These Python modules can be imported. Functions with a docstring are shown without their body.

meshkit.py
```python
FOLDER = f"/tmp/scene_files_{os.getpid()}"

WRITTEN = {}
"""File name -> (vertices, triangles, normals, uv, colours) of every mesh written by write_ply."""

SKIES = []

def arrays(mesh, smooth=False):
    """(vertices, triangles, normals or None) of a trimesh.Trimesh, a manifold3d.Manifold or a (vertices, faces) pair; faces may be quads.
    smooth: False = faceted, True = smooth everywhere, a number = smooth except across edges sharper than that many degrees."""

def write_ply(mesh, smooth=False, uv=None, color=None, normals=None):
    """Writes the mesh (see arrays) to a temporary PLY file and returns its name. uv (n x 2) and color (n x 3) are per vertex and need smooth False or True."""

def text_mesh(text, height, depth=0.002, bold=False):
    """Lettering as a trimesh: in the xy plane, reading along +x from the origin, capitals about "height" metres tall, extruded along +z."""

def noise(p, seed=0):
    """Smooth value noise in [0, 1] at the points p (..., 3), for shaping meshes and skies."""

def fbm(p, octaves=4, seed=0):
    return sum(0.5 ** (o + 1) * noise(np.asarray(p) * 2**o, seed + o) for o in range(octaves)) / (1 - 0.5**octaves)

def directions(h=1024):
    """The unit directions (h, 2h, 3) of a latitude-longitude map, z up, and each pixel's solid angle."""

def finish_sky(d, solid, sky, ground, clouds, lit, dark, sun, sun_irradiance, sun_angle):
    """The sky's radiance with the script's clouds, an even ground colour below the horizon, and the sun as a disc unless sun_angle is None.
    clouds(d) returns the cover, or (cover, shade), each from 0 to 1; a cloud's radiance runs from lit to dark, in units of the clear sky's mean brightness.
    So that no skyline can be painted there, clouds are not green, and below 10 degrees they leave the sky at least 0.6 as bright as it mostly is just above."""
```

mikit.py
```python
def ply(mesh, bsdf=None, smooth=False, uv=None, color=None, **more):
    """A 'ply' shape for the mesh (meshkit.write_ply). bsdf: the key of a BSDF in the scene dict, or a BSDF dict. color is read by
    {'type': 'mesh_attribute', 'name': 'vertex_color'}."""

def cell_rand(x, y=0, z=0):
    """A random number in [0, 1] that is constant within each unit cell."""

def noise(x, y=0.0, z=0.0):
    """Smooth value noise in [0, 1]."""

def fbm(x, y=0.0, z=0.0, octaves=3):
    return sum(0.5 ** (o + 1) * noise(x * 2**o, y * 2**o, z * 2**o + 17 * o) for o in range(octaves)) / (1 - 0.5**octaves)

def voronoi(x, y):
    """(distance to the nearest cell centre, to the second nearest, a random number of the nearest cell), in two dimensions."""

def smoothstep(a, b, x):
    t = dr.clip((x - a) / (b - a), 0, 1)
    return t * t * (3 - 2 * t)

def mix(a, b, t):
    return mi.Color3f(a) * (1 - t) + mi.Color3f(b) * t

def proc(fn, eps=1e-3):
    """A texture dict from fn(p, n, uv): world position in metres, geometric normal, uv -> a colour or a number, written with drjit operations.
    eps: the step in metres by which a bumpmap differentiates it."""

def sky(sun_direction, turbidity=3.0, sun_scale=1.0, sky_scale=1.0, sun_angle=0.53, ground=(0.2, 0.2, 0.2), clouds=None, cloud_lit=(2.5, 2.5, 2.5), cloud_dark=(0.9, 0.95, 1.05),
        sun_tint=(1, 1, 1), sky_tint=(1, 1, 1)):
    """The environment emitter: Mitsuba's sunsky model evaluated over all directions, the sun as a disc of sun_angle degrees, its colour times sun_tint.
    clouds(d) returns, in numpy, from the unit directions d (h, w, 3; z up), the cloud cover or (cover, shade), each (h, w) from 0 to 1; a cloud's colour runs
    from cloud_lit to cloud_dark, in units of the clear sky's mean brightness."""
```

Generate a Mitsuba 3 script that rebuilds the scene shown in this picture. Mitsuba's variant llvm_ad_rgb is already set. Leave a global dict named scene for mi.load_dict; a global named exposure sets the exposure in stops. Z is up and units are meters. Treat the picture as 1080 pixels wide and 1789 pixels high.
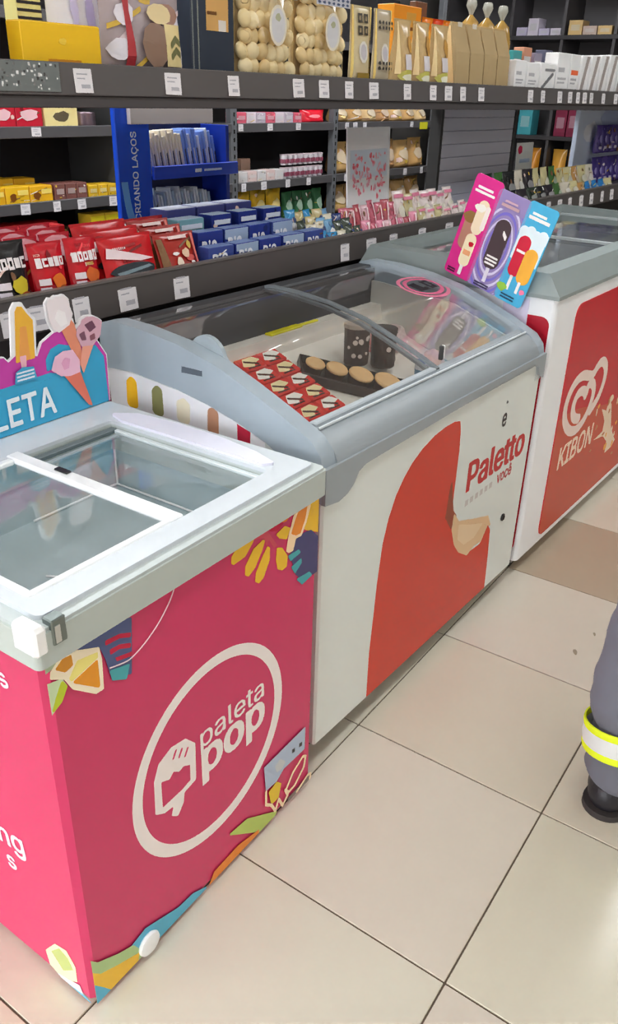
import math, random
import numpy as np, trimesh, mitsuba as mi, mikit, meshkit
import manifold3d as m3
from shapely.geometry import Polygon, LineString, Point, box as sbox
from shapely.ops import unary_union
from shapely.affinity import translate
T = mi.ScalarTransform4f
rng = np.random.default_rng(7)
scene, labels = {}, {}

# ------------------------------------------------------------------ camera, lights, exposure
EYE = np.array([0, 0, 1.6])
UP = np.array([0.35195837511024175, 0.2945762448748046, 0.8884537906639927])
FWD = np.array([0.7143298590384185, 0.5288413855446897, -0.4583226390015292])
scene['camera'] = {'type': 'perspective', 'fov': math.degrees(2 * math.atan(540 / 1417.77)), 'fov_axis': 'x', 'near_clip': 0.05, 'far_clip': 60.0,
                   'to_world': T().look_at(origin=EYE.tolist(), target=(EYE + FWD).tolist(), up=UP.tolist())}
exposure = 0.70
SKY = 25.0
LAMP = np.array([7.6, 7.9, 8.0])          # radiance of the ceiling lamps; the front aisle is dimmer
LAMPS = [(x, y, 1.25, 0.32, g) for x in (-1.75, 0.1, 1.95, 3.8, 5.65) for y, g in ((-1.6, .24), (0.35, .76), (2.75, 1.8))]
scene['daylight'] = mikit.sky((-.3, -.5, .8), turbidity=5, sun_scale=0.0, sky_scale=SKY, ground=(.35, .34, .32), clouds=lambda d: (np.full(d.shape[:2], .92), .25 + 0 * d[..., 0]), cloud_lit=(1.15, 1.15, 1.15), cloud_dark=(.9, .92, .95))   # overcast daylight through the shop front at the left

# ------------------------------------------------------------------ materials (colours sit on the vertices)
VC = {'type': 'mesh_attribute', 'name': 'vertex_color'}
for nm, ro, sp in (('matte', .65, .25), ('satin', .38, .4), ('gloss', .16, .5), ('tile', .2, .5)):
    scene['mat_' + nm] = {'type': 'twosided', 'bsdf': {'type': 'principled', 'base_color': VC, 'roughness': ro, 'specular': sp}}
scene['mat_metal'] = {'type': 'twosided', 'bsdf': {'type': 'principled', 'base_color': VC, 'roughness': .3, 'metallic': .9}}
scene['mat_glass'] = {'type': 'thindielectric', 'int_ior': 1.5}
scene['mat_film'] = {'type': 'thindielectric', 'int_ior': 1.25}


def C(r, g=None, b=None):
    """sRGB 0..255 to linear."""
    if g is None:
        r, g, b = (r if isinstance(r, (tuple, list)) else (r, r, r))
    c = np.array([r, g, b], float) / 255
    return np.where(c < .04045, c / 12.92, ((c + .055) / 1.055) ** 2.4)


def R(deg, pivot=(0, 0, 0), axis=(0, 0, 1)):
    return trimesh.transformations.rotation_matrix(math.radians(deg), axis, pivot)


def TR(x, y, z, deg=0):
    m = R(deg); m[:3, 3] = (x, y, z); return m


# ------------------------------------------------------------------ mesh tools
class MB:
    """collects coloured pieces and builds them as ONE mesh of the scene"""

    def __init__(s): s.v, s.f, s.c, s.n = [], [], [], 0

    def add(s, mesh, color, smooth=None, M=None):
        if hasattr(mesh, 'to_mesh'):
            q = mesh.to_mesh(); mesh = trimesh.Trimesh(q.vert_properties[:, :3], q.tri_verts, process=False)
        if isinstance(mesh, tuple):
            mesh = trimesh.Trimesh(mesh[0], mesh[1], process=False)
        if M is not None:
            mesh = mesh.copy(); mesh.apply_transform(M)
        if smooth is None:
            v = mesh.vertices[mesh.faces].reshape(-1, 3); f = np.arange(len(v)).reshape(-1, 3)
        elif smooth is True:
            v, f = np.array(mesh.vertices), np.array(mesh.faces)
        else:
            q = trimesh.graph.smooth_shade(mesh, angle=math.radians(smooth), facet_minarea=None); v, f = np.array(q.vertices), np.array(q.faces)
        s.v.append(v); s.f.append(f + s.n); s.n += len(v)
        s.c.append(np.asarray(color)[None].repeat(len(v), 0) if np.ndim(color) == 1 else color)
        return s

    def box(s, a, b, color, bev=0.0, M=None): return s.add(bbox(a, b, bev), color, None, M)

    def build(s, key, mat='matte', M=None, **more):
        v = np.vstack(s.v)
        if M is not None: v = v @ M[:3, :3].T + M[:3, 3]
        scene[key] = mikit.ply((v, np.vstack(s.f)), 'mat_' + mat, smooth=True, color=np.vstack(s.c), **more)
        return key


def bbox(a, b, bev=0.0):
    a, b = np.minimum(a, b).astype(float), np.maximum(a, b).astype(float)
    if bev <= 0:
        return trimesh.creation.box(bounds=[a, b])
    bev = min(bev, (b - a).min() * .45); p = []
    for i in (0, 1):
        for j in (0, 1):
            for k in (0, 1):
                q = np.array([(a, b)[i][0], (a, b)[j][1], (a, b)[k][2]]); d = bev * np.array([1 - 2 * i, 1 - 2 * j, 1 - 2 * k])
                for ax in range(3):
                    w = q + d; w[ax] = q[ax]; p.append(w)
    return trimesh.convex.convex_hull(np.array(p))


def extr(poly, depth):
    polys = [g for g in getattr(poly, 'geoms', [poly]) if g.geom_type == 'Polygon' and g.area > 1e-8]
    return trimesh.util.concatenate([trimesh.creation.extrude_polygon(g, depth, engine='earcut') for g in polys])


def plane(o, u, v):
    """matrix taking (x, y, z) of a print to o + x u + y v + z (u x v)"""
    m = np.eye(4); m[:3, 0], m[:3, 1], m[:3, 2], m[:3, 3] = u, v, np.cross(u, v), o
    return m


def mm(pts): return Polygon([(x / 1000, y / 1000) for x, y in pts]).buffer(0)


def smoothpoly(p, r=.006): return p.buffer(r).buffer(-2 * r).buffer(r) if p.area > 40 * r * r else p


def tube(pts, r, n=8):
    pts = np.asarray(pts, float); t = np.gradient(pts, axis=0); t /= np.linalg.norm(t, axis=1)[:, None]
    a = np.cross(t, [0.31, 0.17, 0.93]); a /= np.linalg.norm(a, axis=1)[:, None]; b = np.cross(t, a)
    th = np.arange(n) * 2 * np.pi / n; rr = np.broadcast_to(r, (len(pts),))[:, None, None]
    v = pts[:, None] + rr * (np.cos(th)[None, :, None] * a[:, None] + np.sin(th)[None, :, None] * b[:, None])
    f = []
    for i in range(len(pts) - 1):
        for j in range(n):
            k = (j + 1) % n; f += [[i * n + j, i * n + k, (i + 1) * n + k], [i * n + j, (i + 1) * n + k, (i + 1) * n + j]]
    v = np.vstack([v.reshape(-1, 3), pts[:1], pts[-1:]]); e = (len(pts) - 1) * n; c0, c1 = len(v) - 2, len(v) - 1
    for j in range(n):
        k = (j + 1) % n; f += [[c0, k, j], [c1, e + j, e + k]]
    return trimesh.Trimesh(v, f, process=False)


def loop(pts, r, n=8): return tube(list(pts) + [pts[0]], r, n)


def lathe(profile, n=24):
    return trimesh.creation.revolve(np.array(profile, float), sections=n)


def arc(cx, cy, r, a0, a1, n=12): return [(cx + r * math.cos(math.radians(a)), cy + r * math.sin(math.radians(a))) for a in np.linspace(a0, a1, n)]


def rrect(x0, y0, x1, y1, r): return sbox(x0 + r, y0 + r, x1 - r, y1 - r).buffer(r, quad_segs=5)


def xprism(yz, x0, x1):
    """a polygon in (y, z) swept along x"""
    return extr(Polygon(yz).buffer(0), x1 - x0), plane((x0, 0, 0), (0, 1, 0), (0, 0, 1))


def lab(key, label=None, category=None, group=None, kind=None):
    labels[key] = {k: v for k, v in (('label', label), ('category', category), ('group', group), ('kind', kind)) if v}


_used = {}
def name(stem):
    i = _used.get(stem, -1) + 1; _used[stem] = i
    return stem if i == 0 else f'{stem}_{i:03d}'


def struct(key, mb, mat='matte', label=None):
    mb.build(key, mat); lab(key, label, None, None, 'structure')


# ------------------------------------------------------------------ the room
GR = 2.3                                  # the tile grid and the near freezer are turned a little against the shelving
X0, X1, Y0, Y1, ZC = -2.9, 7.4, -2.7, 4.2, 3.0
struct('floor', MB().box((X0, Y0, -.08), (X1, Y1, -.004), C(96, 84, 72)), 'matte', 'beige ceramic tile floor with dark joints')
struct('ceiling', MB().box((X0, Y0, ZC), (X1, Y1, ZC + .1), C(236, 236, 234)), 'matte', 'white shop ceiling')
WY0, WY1, WZ0, WZ1 = -.5, 2.9, .12, 2.55      # glazed shop front
struct('wall_left', MB().box((X0 - .1, Y0, 0), (X0, WY0, ZC), C(238, 236, 232)).box((X0 - .1, WY1, 0), (X0, Y1, ZC), C(238, 236, 232)).box((X0 - .1, WY0, WZ1), (X0, WY1, ZC), C(238, 236, 232)).box((X0 - .1, WY0, 0), (X0, WY1, WZ0), C(238, 236, 232)), 'matte', 'pale wall around the glazed shop front')
lab('window_1', 'glazed shop front letting daylight in', None, None, 'structure')
for i in range(4):
    y0 = WY0 + (WY1 - WY0) / 4 * i; y1 = y0 + (WY1 - WY0) / 4
    fr = MB()
    for a, b in (((y0, WZ0), (y0 + .035, WZ1)), ((y1 - .035, WZ0), (y1, WZ1)), ((y0, WZ0), (y1, WZ0 + .05)), ((y0, WZ1 - .05), (y1, WZ1))): fr.box((X0 - .07, a[0], a[1]), (X0 - .02, b[0], b[1]), C(190), .002)
    fr.build(name('window_1__frame'), 'satin')
    MB().add((np.array([[X0 - .045, y0 + .03, WZ0 + .04], [X0 - .045, y1 - .03, WZ0 + .04], [X0 - .045, y1 - .03, WZ1 - .04], [X0 - .045, y0 + .03, WZ1 - .04]]), np.array([[0, 1, 2], [0, 2, 3]])), C(255)).build(name('window_1__pane'), 'glass')
struct('wall_right', MB().box((X1, Y0, 0), (X1 + .1, Y1, ZC), C(90, 88, 88)), 'matte', 'grey wall behind the far shelves')
struct('wall_back', MB().box((X0, Y1, 0), (X1, Y1 + .1, ZC), C(95, 92, 90)), 'matte', 'grey wall behind the rear shelves')
struct('wall_front', MB().box((X0, Y0 - .1, 0), (X1, Y0, ZC), C(216, 212, 206)), 'matte', 'pale wall')
P = .5435
rot = R(GR); inv = R(-GR)
for i in range(-7, 15):
    for j in range(-6, 9):
        c = rot @ np.array([1.5665 + (i - 1) * P + P / 2, .330 + (j - 1) * P + P / 2, 0, 1])
        if not (X0 + .42 < c[0] < X1 - .42 and Y0 + .42 < c[1] < 3.0): continue
        k = name('floor__tile'); dark = abs(c[0] - 2.831) < P / 2 and abs(c[1] - 0.759) < P / 2      # one darker replacement tile by the red freezer
        t = (np.array([-34, -40, -44]) if dark else 0) + rng.normal(0, 1.2, 3) + rng.normal(0, 2.2)
        h = (P - .0042) / 2
        MB().add(bbox((-h, -h, -.008), (h, h, 0), .0012), C(*(np.array([212, 204, 188]) + t)), None, TR(c[0], c[1], rng.normal(0, .00025), GR)).build(k, 'tile')

for x, y, w, d, lum in LAMPS:
    k = name('ceiling_light')
    lab(k, 'white rectangular ceiling light panel over the shop aisles', 'ceiling light', 'ceiling light panels')
    MB().box((x - w / 2 - .03, y - d / 2 - .03, ZC - .055), (x + w / 2 + .03, y + d / 2 + .03, ZC - .001), C(240), .006).build(k + '__frame', 'satin')
    MB().box((x - w / 2, y - d / 2, ZC - .066), (x + w / 2, y + d / 2, ZC - .056), C(250)).build(k + '__diffuser', 'matte', emitter={'type': 'area', 'radiance': {'type': 'rgb', 'value': (LAMP * lum).tolist()}})

# ------------------------------------------------------------------ near freezer with the magenta wrap
def near_freezer():
    k = name('chest_freezer')
    lab(k, 'magenta chest freezer with white oval lettering on its front and flat sliding glass lids', 'freezer')
    MAG, WHT = C(200, 50, 97), C(236, 238, 238)
    x0, x1, y0, y1 = .573, 1.307, .862, 1.503
    b = MB()
    outer = bbox((x0, y0, .012), (x1, y1, .84), .012)
    hole = bbox((.607, .905, .735), (1.225, 1.40, .95))
    b.add(trimesh.boolean.difference([outer, hole], engine='manifold'), MAG)
    b.build(k + '__cabinet', 'satin', rot)
    MB().box((x0 + .03, y0 + .03, 0), (x1 - .03, y1 - .03, .013), C(40)).build(k + '__base', 'matte', rot)
    # liner
    li = trimesh.boolean.difference([bbox((.606, .904, .734), (1.226, 1.401, .86)), bbox((.612, .91, .742), (1.219, 1.395, .95))], engine='manifold')
    MB().add(li, C(186, 200, 204)).build(k + '__liner', 'satin', rot)
    # rim
    ox0, oy0, ox1, oy1 = .560, .849, 1.316, 1.513
    op = rrect(.612, .925, 1.207, 1.388, .012)
    low = rrect(ox0, oy0, ox1, oy1, .012).difference(op)
    rim = MB().add(extr(low, .058), C(178, 186, 182), 35, plane((0, 0, .838), (1, 0, 0), (0, 1, 0)))
    rim.add(extr(rrect(ox0 + .004, oy0 + .004, ox1 - .004, oy1 - .004, .012).difference(op), .006), C(184, 192, 192), 35, plane((0, 0, .896), (1, 0, 0), (0, 1, 0)))
    rim.build(k + '__rim', 'satin', rot)
    up = rrect(ox0 + .028, oy0 + .024, ox1 - .02, oy1 - .02, .014).difference(op)
    MB().add(extr(up, .008), C(202, 208, 214), 35, plane((0, 0, .902), (1, 0, 0), (0, 1, 0))).build(k + '__lid_track', 'satin', rot)
    # raised curved moulding on the right of the rim
    mp = [(1.218, 1.36), (1.232, 1.40), (1.262, 1.36), (1.275, 1.25), (1.272, 1.12), (1.255, 1.00), (1.235, .94), (1.222, .95)]
    MB().add(extr(Polygon(mp).buffer(.006), .006), C(226, 226, 242), 35, plane((0, 0, .910), (1, 0, 0), (0, 1, 0))).build(k + '__rim_moulding', 'satin', rot)
    # corner cap with a metal clip at the near left corner
    MB().box((ox0 - .004, oy0 - .004, .862), (ox0 + .022, oy0 + .05, .9125), C(240), .006).build(k + '__corner_cap', 'satin', rot)
    MB().box((ox0 + .030, oy0 - .0025, .868), (ox0 + .056, oy0 + .02, .9125), C(120, 128, 126), .002).box((ox0 + .034, oy0 - .0035, .872), (ox0 + .044, oy0 + .01, .902), C(200)).build(k + '__corner_clip', 'metal', rot)
    # lids: left one on the upper track, right one below it
    L = k + '__sliding_lid'
    MB().box((.925, .926, .899), (.957, 1.40, .913), C(240, 243, 246), .003).box((.612, .926, .899), (.925, .944, .911), C(236, 240, 242), .003).box((.612, 1.37, .899), (.925, 1.388, .911), C(236, 240, 242), .003).box((.612, .944, .899), (.630, 1.37, .911), C(236, 240, 242), .003).build(L, 'satin', rot)
    MB().box((.938, 1.225, .9135), (.952, 1.262, .917), C(30), .001).build(L + '__clip', 'satin', rot)
    MB().add((np.array([[.630, .944, .905], [.925, .944, .905], [.925, 1.37, .905], [.630, 1.37, .905]]), np.array([[0, 1, 2], [0, 2, 3]])), C(255)).build(L + '__glass', 'glass', rot)
    L = k + '__sliding_lid_001'
    MB().box((.958, 1.366, .886), (1.205, 1.384, .896), C(96, 108, 112), .002).box((.958, 1.340, .884), (1.190, 1.352, .891), C(150, 162, 166), .002).box((1.194, .928, .886), (1.206, 1.366, .895), C(205, 214, 216), .002).box((.945, .926, .886), (1.206, .938, .896), C(225, 230, 232), .002).build(L, 'satin', rot)
    MB().add((np.array([[.945, .938, .890], [1.194, .938, .890], [1.194, 1.36, .890], [.945, 1.36, .890]]), np.array([[0, 1, 2], [0, 2, 3]])), C(255)).build(L + '__glass', 'glass', rot)
    # wire divider on the tank floor
    w = MB()
    for a, c in (((.72, 1.33, .775), (.72, .935, .775)), ((.72, 1.33, .775), (.83, 1.36, .775)), ((1.205, 1.384, .748), (1.205, .93, .748)), ((.96, 1.384, .748), (1.205, 1.384, .748)), ((1.208, 1.386, .748), (1.208, 1.386, .85)), ((.86, 1.10, .755), (.82, 1.17, .755)), ((.72, 1.33, .775), (.72, 1.33, .744)), ((.72, .935, .775), (.72, .935, .744))):
        w.add(tube([a, c], .0028), C(244), 60)
    w.build(k + '__wire_divider', 'satin', rot)

    # ---- printed wrap, front
    FM = plane((0, y0, 0), (1, 0, 0), (0, 0, 1))      # normal -y
    clip = sbox(x0 + .004, .016, x1 - .003, .8375)
    layer = [0]
    def pr(key, items, step=.0001):
        b = MB()
        for pts, col in items:
            g = pts if hasattr(pts, 'area') else smoothpoly(mm(pts), .003)
            if key in ('printed_wave', 'printed_leaf_003'): g = translate(g, 0, .022)
            g = g.intersection(clip)
            if g.is_empty or g.area < 1e-7: continue
            layer[0] += 1
            b.add(extr(g, .0004), col, None, rot @ FM @ TR(0, 0, step * layer[0]))
        if b.n: b.build(k + '__' + key, 'satin')
    PAL = C(238, 228, 226)
    ring = Point(.945, .390).buffer(.232, quad_segs=32).difference(Point(.944, .392).buffer(.205, quad_segs=32))
    pr('printed_ring', [(ring, PAL)])
    em = smoothpoly(mm([(769, 355), (772, 438), (787, 472), (822, 487), (862, 480), (888, 449), (885, 354), (850, 347), (846, 323), (828, 300), (811, 315), (818, 337), (793, 339)]), .005)
    emh = mm([(789, 357), (790, 424), (812, 413), (824, 424), (838, 412), (852, 416), (870, 405), (869, 365), (843, 359)])
    seeds = unary_union([LineString([(x / 1000, y / 1000), (x / 1000 - .008, y / 1000 - .014)]).buffer(.003) for x, y in ((834, 470), (850, 462), (866, 452))])
    pr('printed_emblem', [(em.difference(smoothpoly(emh, .003)).difference(seeds), PAL)])
    tb = MB()
    for txt, x, z, hgt, wid, bold in (('paleta', .903, .421, .052, .206, False), ('pop', .905, .347, .086, .206, True)):
        t = meshkit.text_mesh(txt, hgt, .0004, bold=bold); e = t.bounds
        t.apply_translation(-np.array([e[0][0], 0, 0])); t.apply_scale([wid / (e[1][0] - e[0][0]), 1.0, 1])
        for ddx in ((-.0022, 0, .0022) if txt == 'pop' else (-.0006, .0006)):
            tb.add(t, PAL, None, rot @ FM @ TR(x + ddx, z, .0006))
    tb.build(k + '__printed_lettering', 'satin')
    YEL, ORA, CRI, PUR, TEA, GRN, BLU = C(232, 184, 44), C(226, 128, 30), C(190, 20, 62), C(66, 62, 108), C(66, 158, 166), C(176, 196, 92), C(78, 170, 200)
    pr('printed_leaf', [([(1259, 846), (1303, 850), (1306, 744), (1251, 774), (1245, 810)], YEL), ([(1137, 842), (1155, 848), (1201, 848), (1211, 836), (1186, 822), (1155, 826)], ORA), ([(1122, 838), (1146, 838), (1180, 822), (1155, 812), (1131, 822)], CRI),
        ([(1108, 848), (1131, 814), (1156, 778), (1143, 779), (1125, 808), (1120, 786), (1111, 815), (1093, 822), (1077, 826), (1094, 850)], C(206, 74, 92)),
        ([(1088, 845), (1036, 838), (1011, 820), (1009, 805), (1016, 799), (1051, 801), (1076, 822)], YEL), ([(1108, 814), (1076, 806), (1051, 779), (1050, 759), (1061, 751), (1082, 762), (1105, 791), (1114, 809)], YEL),
        ([(1122, 793), (1105, 776), (1084, 748), (1081, 729), (1093, 719), (1108, 724), (1129, 757), (1130, 785)], YEL), ([(1153, 775), (1150, 747), (1156, 722), (1172, 711), (1188, 713), (1191, 738), (1171, 767)], YEL), ([(1149, 807), (1162, 792), (1187, 779), (1199, 801), (1180, 814)], YEL)])
    pr('printed_leaf_001', [([(1219, 767), (1252, 768), (1276, 763), (1305, 735), (1307, 644), (1249, 647), (1221, 677), (1200, 734)], PUR), ([(1191, 738), (1230, 736), (1240, 724), (1201, 720)], TEA), ([(1203, 704), (1240, 710), (1244, 697), (1218, 681)], TEA), ([(1222, 665), (1273, 660), (1286, 645), (1246, 639)], TEA)])
    pr('printed_popsicle', [([(1184, 752), (1193, 787), (1208, 823), (1226, 845), (1245, 852), (1265, 842), (1271, 824), (1257, 791), (1245, 773), (1239, 765), (1219, 767), (1210, 742), (1194, 743)], C(248, 214, 176)), ([(1201, 786), (1216, 815), (1233, 838), (1249, 842), (1259, 831), (1251, 799), (1235, 773), (1219, 774)], C(226, 134, 44))])
    pr('printed_leaf_002', [([(634, 844), (666, 845), (710, 843), (753, 825), (742, 715), (698, 735), (690, 779), (682, 804), (641, 826)], C(72, 84, 128)), ([(693, 813), (724, 809), (748, 798), (748, 788), (724, 800), (693, 803)], CRI), ([(700, 791), (722, 789), (746, 778), (746, 768), (721, 780), (701, 780)], CRI), ([(710, 769), (746, 760), (745, 751), (713, 760)], CRI), ([(695, 752), (740, 739), (730, 712), (699, 729)], TEA)])
    pr('printed_orange_slice', [([(563, 818), (577, 836), (609, 848), (634, 844), (627, 835), (585, 821)], C(168, 182, 150)), ([(558, 794), (574, 802), (604, 795), (612, 775), (598, 753), (573, 739), (558, 770)], C(196, 214, 172)), ([(588, 768), (603, 793), (612, 775), (598, 753), (575, 741)], C(186, 200, 40)),
        ([(585, 819), (607, 836), (629, 834), (640, 827), (680, 809), (683, 783), (680, 724), (663, 725), (620, 763), (607, 791), (583, 806)], C(246, 232, 204)), ([(593, 818), (609, 829), (626, 827), (627, 806), (611, 802)], C(214, 142, 38)), ([(616, 787), (635, 810), (676, 802), (675, 791), (620, 778)], C(240, 226, 130)), ([(620, 776), (674, 789), (673, 731)], C(226, 146, 30))])
    pr('printed_leaf_003', [([(974, 88), (1043, 80), (1159, 3), (1140, -19), (1085, -24), (1076, 5)], GRN), ([(890, -27), (924, 20), (1008, 24), (1087, 5), (1081, -30), (985, -39)], ORA)])
    pr('printed_wave', [([(896, 0), (854, 22), (807, 26), (763, 44), (714, 64), (672, 54), (686, 0), (714, -37), (896, -37)], BLU), ([(560, 150), (592, 103), (642, 70), (679, 52), (704, 3), (688, -32), (618, -34), (575, 0), (575, 103)], C(164, 190, 130)), ([(566, 104), (594, 66), (636, 42), (692, 14), (682, -25), (615, -32), (580, 30)], YEL), ([(572, 60), (596, 22), (626, -31), (574, -31)], BLU)])
    pr('printed_cassette', [([(1106, 210), (1272, 214), (1271, 142), (1184, 145), (1155, 127), (1113, 130)], C(170, 184, 206)), ([(1148, 180), (1169, 189), (1191, 163), (1177, 151), (1155, 156)], C(190, 194, 198)), ([(1217, 181), (1228, 178), (1228, 166), (1217, 169)], C(30)), ([(1247, 178), (1258, 175), (1259, 163), (1247, 166)], C(30)),
        ([(1209, 30), (1303, 33), (1303, 18), (1194, 18)], C(120, 108, 100))])
    cr = C(246, 220, 180)
    ls = lambda pts, w: LineString([(x / 1000, y / 1000) for x, y in pts]).buffer(w)
    pr('printed_fruit', [([(1123, 118), (1155, 127), (1174, 106), (1163, 67), (1134, 67)], C(222, 186, 30)), (ls([(1193, 66), (1222, 102), (1264, 123), (1276, 114), (1269, 83), (1231, 52), (1204, 50), (1193, 66)], .004), cr), (ls([(1113, 128), (1113, 86), (1134, 67), (1150, 34), (1163, 62), (1180, 26), (1201, 44), (1190, 70)], .004), cr), (ls([(1241, 22), (1288, 41), (1303, 34), (1298, 20)], .004), cr)])
    th = [np.array([x / 1000, y0 - .0035, z / 1000]) for x, z in ((860, 845), (843, 813), (811, 781), (773, 758), (738, 746), (696, 757))]
    th = np.array(th); ts = np.linspace(0, 5, 40); th = np.stack([np.interp(ts, range(6), th[:, i]) for i in range(3)], 1)
    for _ in range(6): th[1:-1] = (th[:-2] + 2 * th[1:-1] + th[2:]) / 4
    MB().add(tube(th, .0012, 6), C(226, 200, 205), True).build(k + '__loose_thread', 'matte', rot)
    MB().add(lathe([(0, 0), (.026, 0), (.028, .004), (.026, .009), (.018, .012), (0, .012)]), C(236, 238, 240), 40, plane((.716, y0 - .003, .04), (1, 0, 0), (0, 0, 1))).build(k + '__drain_plug', 'satin', rot)
    # left side prints
    LM = plane((x0, 0, 0), (0, -1, 0), (0, 0, 1))
    lb = MB()
    for pts, col, q in (([(996, 68), (960, 117), (925, 125), (904, 93), (906, 46), (952, 13), (990, 27)], C(238, 232, 180), 1), ([(976, 81), (948, 114), (924, 103), (913, 77), (946, 47)], C(176, 190, 110), 2), ([(968, 20), (899, 43), (890, 16), (957, 15)], C(240), 3), ([(935, 15), (886, 22), (868, 15)], BLU, 4)):
        lb.add(extr(mm([(-a, z) for a, z in pts]), .0004), col, None, rot @ LM @ TR(0, 0, q * .0004))
    lb.build(k + '__printed_lime', 'satin')
    lt = MB()
    for txt, y, z, hg, a in (('ng', 1.085, .325, .052, 4), ('s', 1.070, .262, .042, 6), ('s', .978, .742, .036, 20)):
        lt.add(meshkit.text_mesh(txt, hg, .0004, bold=True), C(246, 214, 226), None, rot @ LM @ TR(-y, z, .0006, a))
    lt.build(k + '__printed_lettering_001', 'satin')


near_freezer()

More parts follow.
